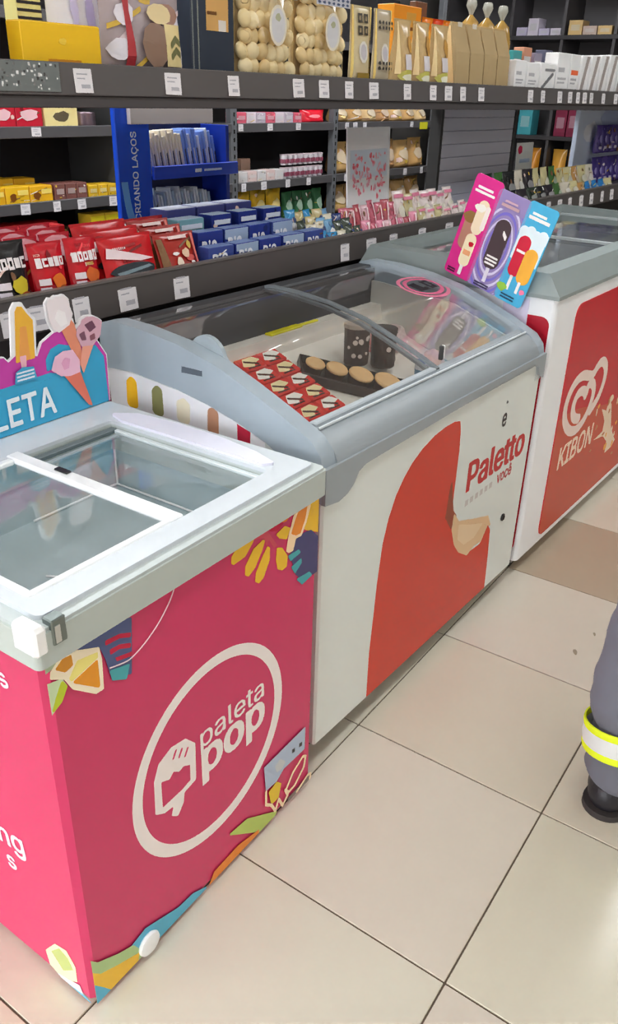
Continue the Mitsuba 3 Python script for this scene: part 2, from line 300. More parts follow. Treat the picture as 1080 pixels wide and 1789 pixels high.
# ------------------------------------------------------------------ die-cut board standing on the near freezer
def paleta_board():
    k = name('die_cut_sign')
    lab(k, 'die-cut turquoise and purple sign with ice cream cones, standing on the magenta freezer', 'sign')
    y = 1.494
    D = plane((0, y, 0), (1, 0, 0), (0, 0, 1))
    base = [(560, 921), (560, 1050), (935, 1095), (1016, 1083), (1026, 1071), (1045, 1081), (1102, 1068), (1118, 1094), (1153, 1110), (1176, 1111), (1194, 1099), (1220, 1066), (1274, 1066), (1298, 1027), (1296, 912), (560, 912)]
    pop = Polygon([(1.037, 1.06), (1.052, 1.178), (1.062, 1.190), (1.078, 1.188), (1.091, 1.164), (1.106, 1.151), (1.096, 1.06)])
    t1 = [(1141, 1177), (1150, 1186), (1158, 1183), (1167, 1188), (1177, 1186), (1190, 1187), (1202, 1176), (1203, 1159), (1209, 1142), (1197, 1120), (1166, 1108), (1151, 1118), (1143, 1140)]
    t2 = [(1216, 1108), (1228, 1116), (1232, 1124), (1246, 1129), (1267, 1126), (1282, 1118), (1292, 1110), (1283, 1078), (1259, 1060), (1224, 1064), (1212, 1092)]
    outline = unary_union([mm(base), pop, smoothpoly(mm(t1), .002), smoothpoly(mm(t2), .002), mm([(1160, 1117), (1208, 1130), (1224, 1055), (1170, 1060)])]).buffer(.004).buffer(-.001)
    outline = outline.intersection(sbox(.5, .912, 1.4, 1.3))
    MB().add(extr(outline, .006), C(240, 238, 240), None, D).build(k + '__board', 'satin', rot)
    n = [0]
    def pr(key, items):
        b = MB()
        for g, col in items:
            g = g if hasattr(g, 'area') else smoothpoly(mm(g), .002)
            g = g.intersection(outline); n[0] += 1
            if not g.is_empty: b.add(extr(g, .0004), col, None, rot @ D @ TR(0, 0, .006 + .0003 * n[0]))
        b.build(k + '__' + key, 'satin')
    PNK, BLU = C(196, 62, 160), C(56, 160, 200)
    pr('printed_band', [(mm(base), PNK), ([(560, 1010), (921, 1024), (1005, 1019), (1082, 1022), (1130, 1024), (1152, 1016), (1200, 1043), (1267, 1059), (1290, 1026), (1293, 912), (560, 912)], BLU), ([(1121, 1029), (1122, 1056), (1138, 1076), (1162, 1083), (1191, 1073), (1200, 1043), (1162, 1063), (1138, 1030)], BLU)])
    pr('printed_popsicle', [([(1044, 1066), (1059, 1175), (1066, 1184), (1077, 1182), (1089, 1164), (1101, 1149), (1094, 1066)], C(236, 178, 60)), ([(1052, 1066), (1066, 1140), (1082, 1140), (1082, 1066)], C(232, 158, 78)), ([(1055, 1078), (1072, 1078), (1069, 1050), (1056, 1050)], C(238, 178, 190))])
    pr('printed_cone', [([(1170, 1119), (1202, 1132), (1211, 1120), (1224, 1055), (1217, 1017), (1206, 1036)], C(226, 140, 110)), (t1, C(238, 226, 228)), ([(1158, 1140), (1172, 1120), (1192, 1124), (1188, 1150), (1170, 1160)], C(246, 238, 238))])
    pr('printed_cone_001', [([(1227, 1065), (1263, 1066), (1222, 999), (1215, 1022)], C(234, 158, 136)), (t2, C(214, 166, 180)), ([(1238, 1112), (1262, 1118), (1272, 1100), (1252, 1092)], C(110, 66, 84)), ([(1220, 1094), (1236, 1098), (1240, 1076), (1226, 1078)], C(122, 76, 92)), ([(1250, 1084), (1266, 1088), (1266, 1074), (1252, 1072)], C(140, 84, 96))])
    pr('printed_cone_002', [([(1161, 1013), (1212, 1007), (1239, 915), (1226, 922)], C(222, 116, 96)), ([(1136, 1042), (1145, 1058), (1169, 1066), (1196, 1063), (1213, 1035), (1212, 1007), (1181, 1004), (1155, 1010), (1131, 1029)], C(236, 186, 208)), ([(1160, 1040), (1172, 1050), (1186, 1044), (1180, 1024), (1166, 1022)], C(224, 158, 190))])
    pr('printed_badge', [([(1031, 1022), (1037, 1047), (1056, 1055), (1085, 1050), (1090, 1022)], C(64, 156, 196))] + [(sbox(1.038, z, 1.084, z + .004), C(220, 226, 240)) for z in (1.026, 1.034, 1.042)])
    b = MB(); t = meshkit.text_mesh('PALETA', .062, .0005, bold=True); e = t.bounds
    t.apply_translation([-e[1][0], 0, 0]); t.apply_scale([.80, 1, 1])
    b.add(t, C(232, 240, 246), None, rot @ D @ TR(1.133, .932, .010, 1)); b.build(k + '__lettering', 'satin')


paleta_board()

# ------------------------------------------------------------------ middle freezer with curved glass
XL, XR, FY = 1.317, 2.522, .938
PROF = [(.938, .872), (.945, .900), (.972, .930), (1.05, .966), (1.155, 1.008), (1.25, 1.042), (1.37, 1.068), (1.5, 1.082), (1.6, 1.084), (1.642, 1.074), (1.652, 1.05)]
def profz(y): return float(np.interp(y, [p[0] for p in PROF], [p[1] for p in PROF]))


def middle_freezer():
    k = name('chest_freezer')
    lab(k, 'white freezer with grey curved glass top and large red popsicle on its front', 'freezer')
    WH, GY = C(220, 225, 222), C(150, 160, 168)
    by = 1.63
    cab = trimesh.boolean.difference([bbox((XL, FY, .07), (XR, by, .86), .006), bbox((XL + .05, FY + .06, .5), (XR - .05, by - .05, 1.0))], engine='manifold')
    MB().add(cab, WH).build(k + '__cabinet', 'satin')
    MB().box((XL + .03, FY + .06, .012), (XR - .03, by - .02, .07), C(38, 36, 36)).build(k + '__plinth', 'matte')
    for i, (x, y) in enumerate(((XL + .07, FY + .08), (XR - .07, FY + .08), (XL + .07, by - .07), (XR - .07, by - .07))):
        MB().add(lathe([(0, 0), (.022, 0), (.024, .008), (.016, .02), (.016, .05), (0, .05)]), C(30), 40, TR(x, y, 0)).build(name(k + '__foot'), 'satin')
    # cheeks
    low = [(1.652, .958), (1.54, .966), (1.38, .956), (1.28, .941), (1.19, .920), (1.10, .892), (1.02, .850), (.985, .800), (.938, .785)]
    for x0, x1 in ((XL - .004, XL + .045), (XR - .045, XR + .004)):
        g, M = xprism(PROF + low, x0, x1)
        MB().add(g, C(158, 170, 180), 30, M).build(name(k + '__side_cheek'), 'satin')
    # cabinet side uprights behind the cheeks
    for x0, x1 in ((XL, XL + .04), (XR - .04, XR)):
        g, M = xprism([(FY, .80), (FY, .86), (1.02, .87), (1.12, .91), (1.3, .95), (1.5, .97), (1.63, .968), (1.63, .80)], x0, x1)
        MB().add(g, WH, None, M).build(name(k + '__side_panel'), 'satin')
    # front rail with dropped corners
    g, M = xprism([(FY - .004, .842), (FY - .004, .878), (.946, .902), (.974, .928), (1.02, .942), (1.03, .930), (1.0, .905), (.99, .84)], XL + .045, XR - .045)
    fr = MB().add(g, C(152, 160, 166), 30, M)
    drop = [(XL - .004, .785), (XL + .05, .777), (1.40, .785), (1.424, .799), (1.445, .826), (1.475, .836), (1.537, .838), (1.783, .843), (2.113, .850), (2.38, .855), (2.44, .853), (2.475, .835), (2.49, .806), (XR + .004, .790), (XR + .004, .872), (XL - .004, .872)]
    fr.add(extr(Polygon(drop).buffer(.004).buffer(-.004), .010), C(150, 158, 164), None, plane((0, FY, 0), (1, 0, 0), (0, 0, 1)))
    fr.build(k + '__front_rail', 'satin')
    MB().add(tube([(XL + .05, .990, .9385), (XR - .05, .990, .9385)], .0035), C(205, 212, 216), True).build(k + '__rail_bead', 'satin')
    # back rail, dark inner back
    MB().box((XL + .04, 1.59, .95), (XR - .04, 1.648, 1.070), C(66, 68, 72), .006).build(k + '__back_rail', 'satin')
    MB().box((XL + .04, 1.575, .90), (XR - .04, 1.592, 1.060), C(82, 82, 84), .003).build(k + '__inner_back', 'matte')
    # liner: sloping inner floor and walls
    sl = lambda y: .742 + .375 * (y - 1.12)
    g, M = xprism([(1.0, .60), (1.0, sl(1.0)), (1.52, sl(1.52)), (1.532, .945), (1.575, .945), (1.575, .60)], XL + .05, XR - .05)
    MB().add(g, C(226, 222, 212), None, M).build(k + '__inner_step', 'satin')
    for x0, x1 in ((XL + .05, XL + .062), (XR - .062, XR - .05)):
        g, M = xprism([(1.0, .72), (1.0, .90), (1.25, .99), (1.55, 1.02), (1.575, 1.02), (1.575, .9)], x0, x1)
        MB().add(g, C(200, 200, 194), None, M).build(name(k + '__inner_wall'), 'satin')
    MB().box((XL + .05, .995, .72), (XR - .05, 1.002, .915), C(200, 204, 200)).build(k + '__inner_front', 'satin')
    # curved panes
    ys = np.linspace(1.005, 1.615, 26); mid = 1.918
    for x0, x1, dz in ((XL + .045, mid + .012, -.010), (mid - .012, XR - .045, -.018)):
        v = np.array([[x, y, profz(y) + dz + .004 * math.sin(math.pi * (y - 1.005) / .61)] for y in ys for x in (x0, x1)])
        f = [q for i in range(len(ys) - 1) for q in ([2 * i, 2 * i + 1, 2 * i + 3], [2 * i, 2 * i + 3, 2 * i + 2])]
        p = name(k + '__curved_lid')
        MB().add((v, np.array(f)), C(255), True).build(p, 'glass')
        # metal edge strip of the pane
        xe = x1 if dz > -.015 else x0
        path = [(xe, y, profz(y) + dz + .003) for y in ys]
        pv = np.array([[xe + s * .008, y, z + h] for _, y, z in path for s, h in ((-1, -.003), (1, -.003), (1, .005), (-1, .005))]); pf = []
        for i in range(len(ys) - 1):
            for j in range(4):
                a, b_, c_, d_ = 4 * i + j, 4 * i + (j + 1) % 4, 4 * i + 4 + (j + 1) % 4, 4 * i + 4 + j; pf += [[a, b_, c_], [a, c_, d_]]
        MB().add((pv, np.array(pf)), C(112, 118, 122), 40).build(p + '__edge_strip', 'satin')
        fx0, fx1 = x0 + .01, x1 - .01
        MB().box((fx0, 1.002, profz(1.005) + dz - .004), (fx1, 1.024, profz(1.015) + dz + .006), C(168, 176, 182), .003).build(p + '__front_edge', 'satin')
    # rounded lid bump beside the left cheek
    g = Polygon([(1.23, 1.0)] + arc(1.325, 1.030, .058, 165, 15, 14) + [(1.41, 1.03)]).buffer(0)
    MB().add(extr(g, .012), C(160, 172, 180), 30, plane((XL + .046, 0, 0), (0, 1, 0), (0, 0, 1))).build(k + '__lid_stop', 'satin')
    # slot on the left cheek
    LM = plane((XL - .004, 0, 0), (0, -1, 0), (0, 0, 1))
    MB().add(extr(mm([(-1359, 1018), (-1293, 1020), (-1293, 1007), (-1360, 1003)]), .0008), C(88, 96, 106), None, LM).build(k + '__slot', 'satin')
    # pane sticker: pink rings with a dark centre, on the right pane
    st = MB()
    def onpane(g, col, h):
        m = extr(g, .0003); m = m.subdivide_to_size(.02)
        v = np.array(m.vertices); z0 = np.array([profz(y) - .018 + .004 * math.sin(math.pi * (y - 1.005) / .61) for y in v[:, 1]])
        v[:, 2] += z0 + .001 + h; st.add((v, np.array(m.faces)), col)
    from shapely.affinity import scale, rotate, translate
    el = lambda a, b: rotate(scale(Point(2.395, 1.33).buffer(1, quad_segs=16), a, b), 0)
    onpane(el(.105, .085).difference(el(.092, .072)), C(226, 130, 160), 0); onpane(el(.084, .064).difference(el(.070, .05)), C(220, 110, 146), 0)
    onpane(translate(sbox(2.305, 1.375, 2.345, 1.43).union(sbox(2.345, 1.375, 2.365, 1.392)).union(sbox(2.375, 1.375, 2.415, 1.43).difference(sbox(2.387, 1.39, 2.403, 1.418))), .035, -.07), C(40, 34, 44), .0006)
    st.build(k + '__pane_sticker', 'satin')
    # white clip handle in the tank
    MB().box((1.995, 1.030, .945), (2.005, 1.042, .985), C(60), .002).box((2.006, 1.030, .945), (2.012, 1.042, .985), C(240), .002).build(k + '__pane_handle', 'satin')
    # front print
    FM = plane((0, FY, 0), (1, 0, 0), (0, 0, 1)); clip = sbox(XL, .074, XR - .003, .838)
    n = [0]
    def pr(key, items):
        b = MB()
        for g, col in items:
            g = (g if hasattr(g, 'area') else smoothpoly(mm(g), .004)).intersection(clip); n[0] += 1
            b.add(extr(g, .0004), col, None, FM @ TR(0, 0, .0003 * n[0]))
        b.build(k + '__' + key, 'satin')
    pr('printed_popsicle', [([(1564, 76), (1563, 233), (1571, 340), (1578, 450), (1592, 566), (1612, 630), (1640, 685), (1672, 722), (1710, 753), (1760, 778), (1823, 797), (1880, 804), (1933, 804), (1966, 796), (1976, 760), (1981, 697), (1980, 625), (1979, 532), (1992, 460), (2052, 354), (2115, 299), (2218, 292), (2264, 345), (2287, 317), (2300, 210), (2310, 76)], C(204, 58, 40)),
        ([(1956, 625), (1972, 560), (1990, 505), (2014, 480), (1987, 443), (1939, 501), (1948, 582)], C(146, 62, 40)), ([(1979, 560), (2000, 490), (2035, 452), (2133, 420), (2255, 383), (2291, 326), (2262, 345), (2224, 300), (2170, 305), (2125, 290), (2060, 330), (2020, 374), (1991, 441), (1995, 488)], C(222, 186, 146)), ([(2035, 440), (2120, 405), (2220, 370), (2160, 340), (2090, 345), (2040, 385)], C(232, 202, 166))])
    b = MB()
    for txt, x, z, hg, w, col in (('Paletto', 2.062, .540, .094, .41, C(186, 40, 44)), ('você', 2.285, .487, .04, .11, C(176, 60, 66)), ('e', 2.262, .690, .055, .032, C(44, 40, 42))):
        t = meshkit.text_mesh(txt, hg, .0004, bold=True); e = t.bounds
        t.apply_translation([-e[0][0], 0, 0]); t.apply_scale([w / (e[1][0] - e[0][0]), 1, 1])
        for ddx in ((-.003, 0, .003) if hg > .09 else (0,)): b.add(t, col, None, FM @ TR(x + ddx, z, .0004))
    for i in range(6): b.add(extr(sbox(2.066 + .033 * i, .488, 2.066 + .033 * i + .02, .508), .0004), C(196, 192, 190), None, FM)
    b.build(k + '__printed_lettering', 'satin')
    b = MB().add(lathe([(0, 0), (.013, 0), (.013, .004), (.009, .006), (0, .006)]), C(60, 60, 62), 40, FM @ TR(2.379, .327, 0)); b.box((2.377, FY - .0075, .320), (2.381, FY - .005, .334), C(15)); b.build(k + '__lock', 'metal')
    MB().add(lathe([(0, 0), (.005, 0), (.004, .002), (0, .002)], 12), C(70), 40, FM @ TR(2.281, .768, 0)).build(k + '__screw', 'satin')
    # left side label with popsicles
    LM = plane((XL, 0, 0), (0, -1, 0), (0, 0, 1)); b = MB(); i = 0
    b.add(extr(mm([(-1640, 957), (-1548, 962), (-1380, 952), (-1282, 938), (-1189, 917), (-1105, 890), (-1105, 868), (-1640, 862)]), .0006), C(240, 240, 244), None, LM)
    b.build(k + '__side_label', 'satin'); b = MB()
    for pts, col in (([(1566, 938), (1548, 954), (1528, 944), (1527, 869), (1570, 869)], C(240, 186, 44)), ([(1473, 934), (1455, 951), (1436, 942), (1434, 870), (1475, 870)], C(140, 140, 92)), ([(1387, 925), (1362, 938), (1341, 926), (1344, 872), (1387, 872)], C(238, 230, 206)), ([(1282, 930), (1266, 936), (1248, 928), (1248, 866), (1285, 866)], C(190, 140, 112)), ([(1189, 914), (1148, 904), (1150, 866), (1188, 866)], C(190, 40, 66)), ([(1654, 948), (1637, 948), (1632, 866), (1652, 863)], C(110, 16, 52))):
        b.add(extr(mm([(-y, z) for y, z in pts]).buffer(-.013).buffer(.013) if len(pts) > 4 else mm([(-y, z) for y, z in pts]), .0004), col, None, LM @ TR(0, 0, .0006))
    b.build(k + '__printed_popsicle_001', 'satin')


middle_freezer()
SL = lambda y: .742 + .375 * (y - 1.12)
SLA = math.degrees(math.atan(.375))


def on_step(x, y, h=0.0, yaw=0):
    """matrix of something lying on the sloping inner floor of the middle freezer"""
    return TR(x, y, SL(y) + h / math.cos(math.radians(SLA))) @ R(SLA, axis=(1, 0, 0)) @ R(yaw)


def freezer_contents():
    # red packs in two columns running down the slope
    names = []
    r = np.random.default_rng(3)
    for i in range(7):
        for j in range(2):
            t = i / 6; y = 1.495 - .345 * t; x = 1.752 - .028 * t + (j - .5) * .092
            k = name('ice_cream_pack'); lab(k, 'small red ice cream pack in the ' + ('left', 'right')[j] + ' column under the curved glass', 'ice cream pack', 'red ice cream packs, ' + ('left', 'right')[j] + ' column')
            M = on_step(x, y, .0015, r.uniform(-1.5, 1.5))
            b = MB().add(bbox((-.0445, -.0285, 0), (.0445, .0285, .03), .004), C(206, 38, 30), None, M); b.build(k + '__wrapper', 'satin')
            b = MB(); q = Polygon([(-.036, -.008), (-.016, .018), (.022, .020), (.036, .004), (.010, -.004), (-.004, -.017)])
            b.add(extr(q.buffer(.003), .0005), (C(240, 222, 170), C(244, 240, 232))[(i + j) % 2], None, M @ TR(0, 0, .030)); b.add(extr(sbox(-.03, -.023, .02, -.018), .0005), C(60, 26, 20), None, M @ TR(0, 0, .030)); b.add(extr(LineString([(-.02, .008), (.018, -.012)]).buffer(.004), .0005), C(70, 34, 22), None, M @ TR(0, 0, .0305))
            b.build(k + '__print', 'satin')
    # yellow strip
    k = name('price_strip'); lab(k, 'yellow plastic strip lying at the back of the white freezer', 'plastic strip')
    M = TR(1.965, 1.5535, .9455)
    MB().add(bbox((-.10, -.014, 0), (.055, .014, .006), .002), C(226, 214, 30), None, M).add(bbox((.05, -.006, .0), (.15, .008, .005), .002), C(236, 222, 40), None, M).build(k, 'satin')
    # brown packs at the back left
    for x, y, c in ((1.610, 1.475, (150, 40, 36)), (1.605, 1.39, (120, 52, 44)), (1.525, 1.42, (160, 126, 108))):
        k = name('foil_pack'); lab(k, 'dark red foil wrapped pack in the back corner of the white freezer', 'ice cream pack', 'foil packs in the back corner')
        M = on_step(x, y, .002, 20)
        MB().add(pouch_mesh(.075, .06, .03), C(*c), True, M @ TR(0, -.03, .016) @ R(-90, axis=(1, 0, 0))).build(k, 'gloss')
    # dark tray with tan lidded tubs
    k = name('tub_tray'); lab(k, 'dark tray holding a row of tan lidded tubs in the white freezer', 'tray')
    p0, p1 = np.array([1.886, 1.408]), np.array([2.118, 1.160]); d = (p1 - p0) / np.linalg.norm(p1 - p0); nn = np.array([-d[1], d[0]])
    ang = math.degrees(math.atan2(d[1], d[0]))
    TM = on_step(*((p0 + p1) / 2), .001, 0) @ R(ang)
    tr = trimesh.boolean.difference([bbox((-.215, -.056, 0), (.215, .056, .034), .003), bbox((-.209, -.051, .008), (.209, .051, .06))], engine='manifold')
    MB().add(tr, C(52, 38, 34), None, TM).build(k, 'satin')
    for i in range(5):
        k = name('ice_cream_tub'); lab(k, 'round ice cream tub with a tan lid in the dark tray', 'ice cream tub', 'tan lidded tubs in the tray')
        rd = (.030, .034, .039, .043, .049)[i]
        M = TM @ TR((-.172, -.104, -.027, .060, .155)[i], 0, .0085)
        MB().add(lathe([(0, 0), (rd - .006, 0), (rd - .002, .032), (0, .032)]), C(70, 40, 30), 40, M).build(k + '__cup', 'satin')
        MB().add(lathe([(0, .0322), (rd, .0322), (rd + .0005, .037), (rd - .002, .040), (rd - .004, .038), (0, .038)], 28), C(226, 186, 132), 40, M).build(k + '__lid', 'satin')
    # tall dark tubs
    for x, y, hgt, c, lidc in ((2.068, 1.365, .13, (66, 48, 44), (170, 160, 150)), (2.150, 1.318, .125, (58, 42, 38), (60, 52, 50))):
        k = name('ice_cream_tub'); lab(k, 'tall dark brown ice cream tub with white blossom print behind the tray' if lidc[0] > 100 else 'tall plain dark tub with a dark lid behind the tray', 'ice cream tub')
        z = SL(y) + .018
        MB().add(lathe([(0, 0), (.034, 0), (.038, .004), (.040, hgt - .015), (0, hgt - .015)], 28), C(*c), 40, TR(x, y, z)).build(k + '__cup', 'satin')
        MB().add(lathe([(0, hgt - .0148), (.042, hgt - .0148), (.042, hgt - .003), (.038, hgt), (0, hgt)], 28), C(*lidc), 40, TR(x, y, z)).build(k + '__lid', 'satin')
        b = MB(); rr = np.random.default_rng(int(x * 100))
        for q in range(14 if lidc[0] > 100 else 3):
            a, zz = rr.uniform(160, 330), rr.uniform(.02, hgt - .03); ca, sa = math.cos(math.radians(a)), math.sin(math.radians(a))
            pr = np.array([x + .0395 * ca, y + .0395 * sa, z + zz])
            b.add(extr(Point(0, 0).buffer(rr.uniform(.004, .009), quad_segs=2), .0012), C(214, 202, 196), None, plane(pr, (-sa, ca, 0), (0, 0, 1)))
        b.build(k + '__print', 'satin')
    # white and blue bottle-like tub
    k = name('ice_cream_tub'); lab(k, 'small white and blue banded tub at the right end of the tray', 'ice cream tub')
    x, y = 2.235, 1.22; z = SL(y) + .012
    MB().add(lathe([(0, 0), (.022, 0), (.024, .03), (.024, .035)]), C(90, 130, 160), 40, TR(x, y, z)).add(lathe([(.024, .035), (.024, .055), (0, .055)]), C(210, 216, 222), 40, TR(x, y, z)).build(k + '__cup', 'satin')
    MB().add(lathe([(0, .0552), (.02, .0552), (.02, .062), (0, .075)]), C(120, 150, 175), 40, TR(x, y, z)).build(k + '__lid', 'satin')
    # pink sacks / pale bags on the right side
    for x, y, w, c, l in ((2.35, 1.40, .15, (226, 206, 204), 'crumpled pale pink plastic bag on the right side of the white freezer, at the back'), (2.36, 1.25, .13, (224, 196, 186), 'crumpled peach plastic bag beside the right cheek of the white freezer'), (2.235, 1.415, .08, (206, 130, 128), 'small rose coloured pack beside the dark tubs')):
        k = name('plastic_bag'); lab(k, l, 'bag')
        m = trimesh.creation.icosphere(4, 1.0); v = np.array(m.vertices)
        v = v * (1 + .35 * (meshkit.fbm(v * 2.3 + x * 10, 3) - .5)[:, None]); v *= [w / 2, w * .30, .035]; v[:, 2] = np.maximum(v[:, 2], -.018)
        MB().add((v, m.faces), C(*c), True, on_step(x, y, .0195, 30)).build(k, 'gloss')
    k = name('dark_carton'); lab(k, 'dark brown flat carton at the front corner of the white freezer', 'carton')
    MB().add(bbox((-.05, -.03, 0), (.05, .03, .02), .002), C(58, 34, 38), None, on_step(1.905, 1.06, .001, 8)).build(k, 'satin')


def pouch_mesh(w, h, d, seal=.06, nx=10, nz=12, seed=0, wr=.0):
    """a pillow pouch: width w (x), height h (z from 0), depth d (y), pinched at both sides and at the top"""
    u = np.linspace(-1, 1, nx + 1); t = np.linspace(0, 1, nz + 1)
    def face(s):
        U, Tt = np.meshgrid(u, t)
        prof = (1 - np.abs(U) ** 3.2) * np.clip((1 - Tt) / .75, 0, 1) ** .7 * np.clip(Tt / .04 + .55, 0, 1)
        y = s * d / 2 * prof + s * .0006
        if wr: y = y + s * wr * (meshkit.fbm(np.stack([U * 3 + seed, Tt * 4, 0 * U + s], -1), 3, seed) - .5) * prof
        x = U * w / 2 * (1 - .06 * np.sin(Tt * 3.1) * (1 - Tt * .5)); z = Tt * h
        return np.stack([x, y, z], -1).reshape(-1, 3)
    v = np.vstack([face(-1), face(1)]); n = (nx + 1) * (nz + 1); f = []
    for j in range(nz):
        for i in range(nx):
            a = j * (nx + 1) + i; b, c, e = a + 1, a + nx + 2, a + nx + 1
            f += [[a, b, c], [a, c, e], [n + a, n + c, n + b], [n + a, n + e, n + c]]
    for i in range(nx): f += [[i, n + i + 1, i + 1], [i, n + i, n + i + 1]]; q = nz * (nx + 1) + i; f += [[q, q + 1, n + q + 1], [q, n + q + 1, n + q]]
    for j in range(nz):
        a, b = j * (nx + 1), (j + 1) * (nx + 1); f += [[a, b, n + b], [a, n + b, n + a]]; a += nx; b += nx; f += [[a, n + b, b], [a, n + a, n + b]]
    return trimesh.Trimesh(v, f, process=False)


def pouch_front(g, w, h, d):
    """a flat print (polygon in x -1..1, z 0..1 of the pouch) laid on the pouch's front face"""
    m = trimesh.util.concatenate([trimesh.Trimesh(*trimesh.creation.triangulate_polygon(p, engine='earcut')) if False else extr(p, .01) for p in getattr(g, 'geoms', [g])])
    m = m.subdivide_to_size(.22); v = np.array(m.vertices); U, Tt, L = v[:, 0], np.clip(v[:, 1], 0, 1), v[:, 2]
    prof = (1 - np.abs(U) ** 3.2) * np.clip((1 - Tt) / .75, 0, 1) ** .7 * np.clip(Tt / .04 + .55, 0, 1)
    return trimesh.Trimesh(np.stack([U * w / 2 * (1 - .06 * np.sin(Tt * 3.1) * (1 - Tt * .5)), -d / 2 * prof - .0006 - .0022 - L * .02, Tt * h], 1), m.faces[:, ::-1], process=False)


def blob(cx, cz, rx, rz, n=10, j=.25, seed=0):
    r = np.random.default_rng(seed); a = np.arange(n) * 2 * np.pi / n
    return Polygon([(cx + rx * (1 + j * r.uniform(-1, 1)) * math.cos(t), cz + rz * (1 + j * r.uniform(-1, 1)) * math.sin(t)) for t in a]).buffer(0)


def glyphs(cx, cz, w, h, n, seed=0, bar=.62):
    r = np.random.default_rng(seed + 100); out = []
    for i in range(n):
        x = cx - w / 2 + w * (i + .5) / n; hw = w / n * bar / 2; hh = h * r.uniform(.75, 1.0) / 2
        g = sbox(x - hw, cz - hh, x + hw, cz + hh)
        if r.random() < .6: g = g.difference(sbox(x - hw * .35, cz - hh * .45, x + hw * (1.1 if r.random() < .4 else .35), cz + hh * .45))
        out.append(g)
    return unary_union(out)


def busy(color, seed, n=8, front=True):
    r = np.random.default_rng(seed + 500); c = np.asarray(color); out = []
    pal = [C(236, 232, 230), c * .35, c * .6, np.clip(c * 1.6 + .05, 0, .9), C(206, 170, 70), C(120, 84, 60), C(230, 200, 190)]
    for i in range(n):
        x, z = (r.uniform(-.75, .75), r.uniform(.08, .9)) if front else (r.uniform(.1, .9), r.uniform(.1, .9))
        q = r.random(); col = pal[r.integers(len(pal))]; k = 1.0 if front else .5
        if q < .45: g = blob(x, z, r.uniform(.08, .24) * k, r.uniform(.03, .10), seed=int(r.integers(1e6)), n=8)
        elif q < .75: g = glyphs(x, z, r.uniform(.3, .7) * k, r.uniform(.03, .07), int(r.integers(4, 8)), seed=int(r.integers(1e6)))
        else: g = LineString([(x - .4 * k, z - .1), (x, z + r.uniform(-.05, .1)), (x + .4 * k, z + .08)]).buffer(.022)
        g = g.intersection(sbox(-.93, .02, .93, .95) if front else sbox(.02, .02, .98, .98))
        if not g.is_empty and g.geom_type in ('Polygon', 'MultiPolygon'): out.append((g, col))
    return out


def pouch(stem, label, cat, x0, x1, y, z, h, d, color, prints=(), group=None, yaw=0, tilt=0, mat='gloss', wr=.006, seed=0, nb=0):
    prints = (busy(color, seed * 7 + len(_used), nb) if nb else []) + list(prints)
    k = name(stem); lab(k, label, cat, group); w = x1 - x0
    M = TR((x0 + x1) / 2, y, z + abs(math.sin(math.radians(tilt))) * d / 2 + (.0006 if tilt else 0), yaw) @ R(tilt, axis=(1, 0, 0))
    MB().add(pouch_mesh(w, h, d, seed=seed, wr=wr), color, True, M).build(k + '__bag', mat)
    b = MB(); seal = bbox((-w / 2, -.0022, h * .955), (w / 2, .0022, h * 1.0)); b.add(seal, np.clip(color * .9, 0, 1), None, M); b.build(k + '__top_seal', mat)
    if prints:
        b = MB()
        for i, (g, col) in enumerate(prints):
            m = pouch_front(g, w, h, d); v = np.array(m.vertices); v[:, 1] -= .0005 * i; b.add((v, m.faces), col, None, M)
        b.build(k + '__label_print', 'satin')
    return k


def carton(stem, label, cat, x0, x1, y, z, h, d, color, prints=(), group=None, yaw=0, tilt=0, mat='satin', top=None, text=None, nb=0):
    """a carton whose front face is at y; prints are polygons in 0..1 of the front face"""
    prints = (busy(color, int(abs(x0) * 997) + len(_used), nb, False) if nb else []) + list(prints)
    k = name(stem); lab(k, label, cat, group); w = x1 - x0
    M = TR((x0 + x1) / 2, y, z, yaw) @ R(tilt, axis=(1, 0, 0))
    b = MB().add(bbox((-w / 2, 0, 0), (w / 2, d, h), .0018), color, None, M)
    b.build(k + '__box', mat)
    t = MB(); tc = color * .82 if top is None else top
    t.add(bbox((-w / 2 + .003, .003, h), (w / 2 - .003, d * .55, h + .0012)), tc, None, M); t.add(bbox((-w / 2 + .003, d * .56, h), (w / 2 - .003, d - .003, h + .0009)), tc, None, M); t.build(k + '__flap', mat)
    if prints or text:
        p = MB(); FM = M @ plane((-w / 2, 0, 0), (1, 0, 0), (0, 0, 1))
        from shapely.affinity import scale
        for i, (g, col) in enumerate(prints):
            p.add(extr(scale(g.intersection(sbox(.01, .01, .99, .99)), w, h, origin=(0, 0)), .0004), col, None, FM @ TR(0, 0, .0002 + .0003 * i))
        if text:
            s, tx, tz, th, tw, col = text
            q = meshkit.text_mesh(s, th * h, .0004, bold=True); e = q.bounds; q.apply_translation([-e[0][0], 0, 0]); q.apply_scale([tw * w / (e[1][0] - e[0][0]), 1, 1]); p.add(q, col, None, FM @ TR(tx * w, tz * h, .0025))
        p.build(k + '__print', 'satin')
    return k


freezer_contents()

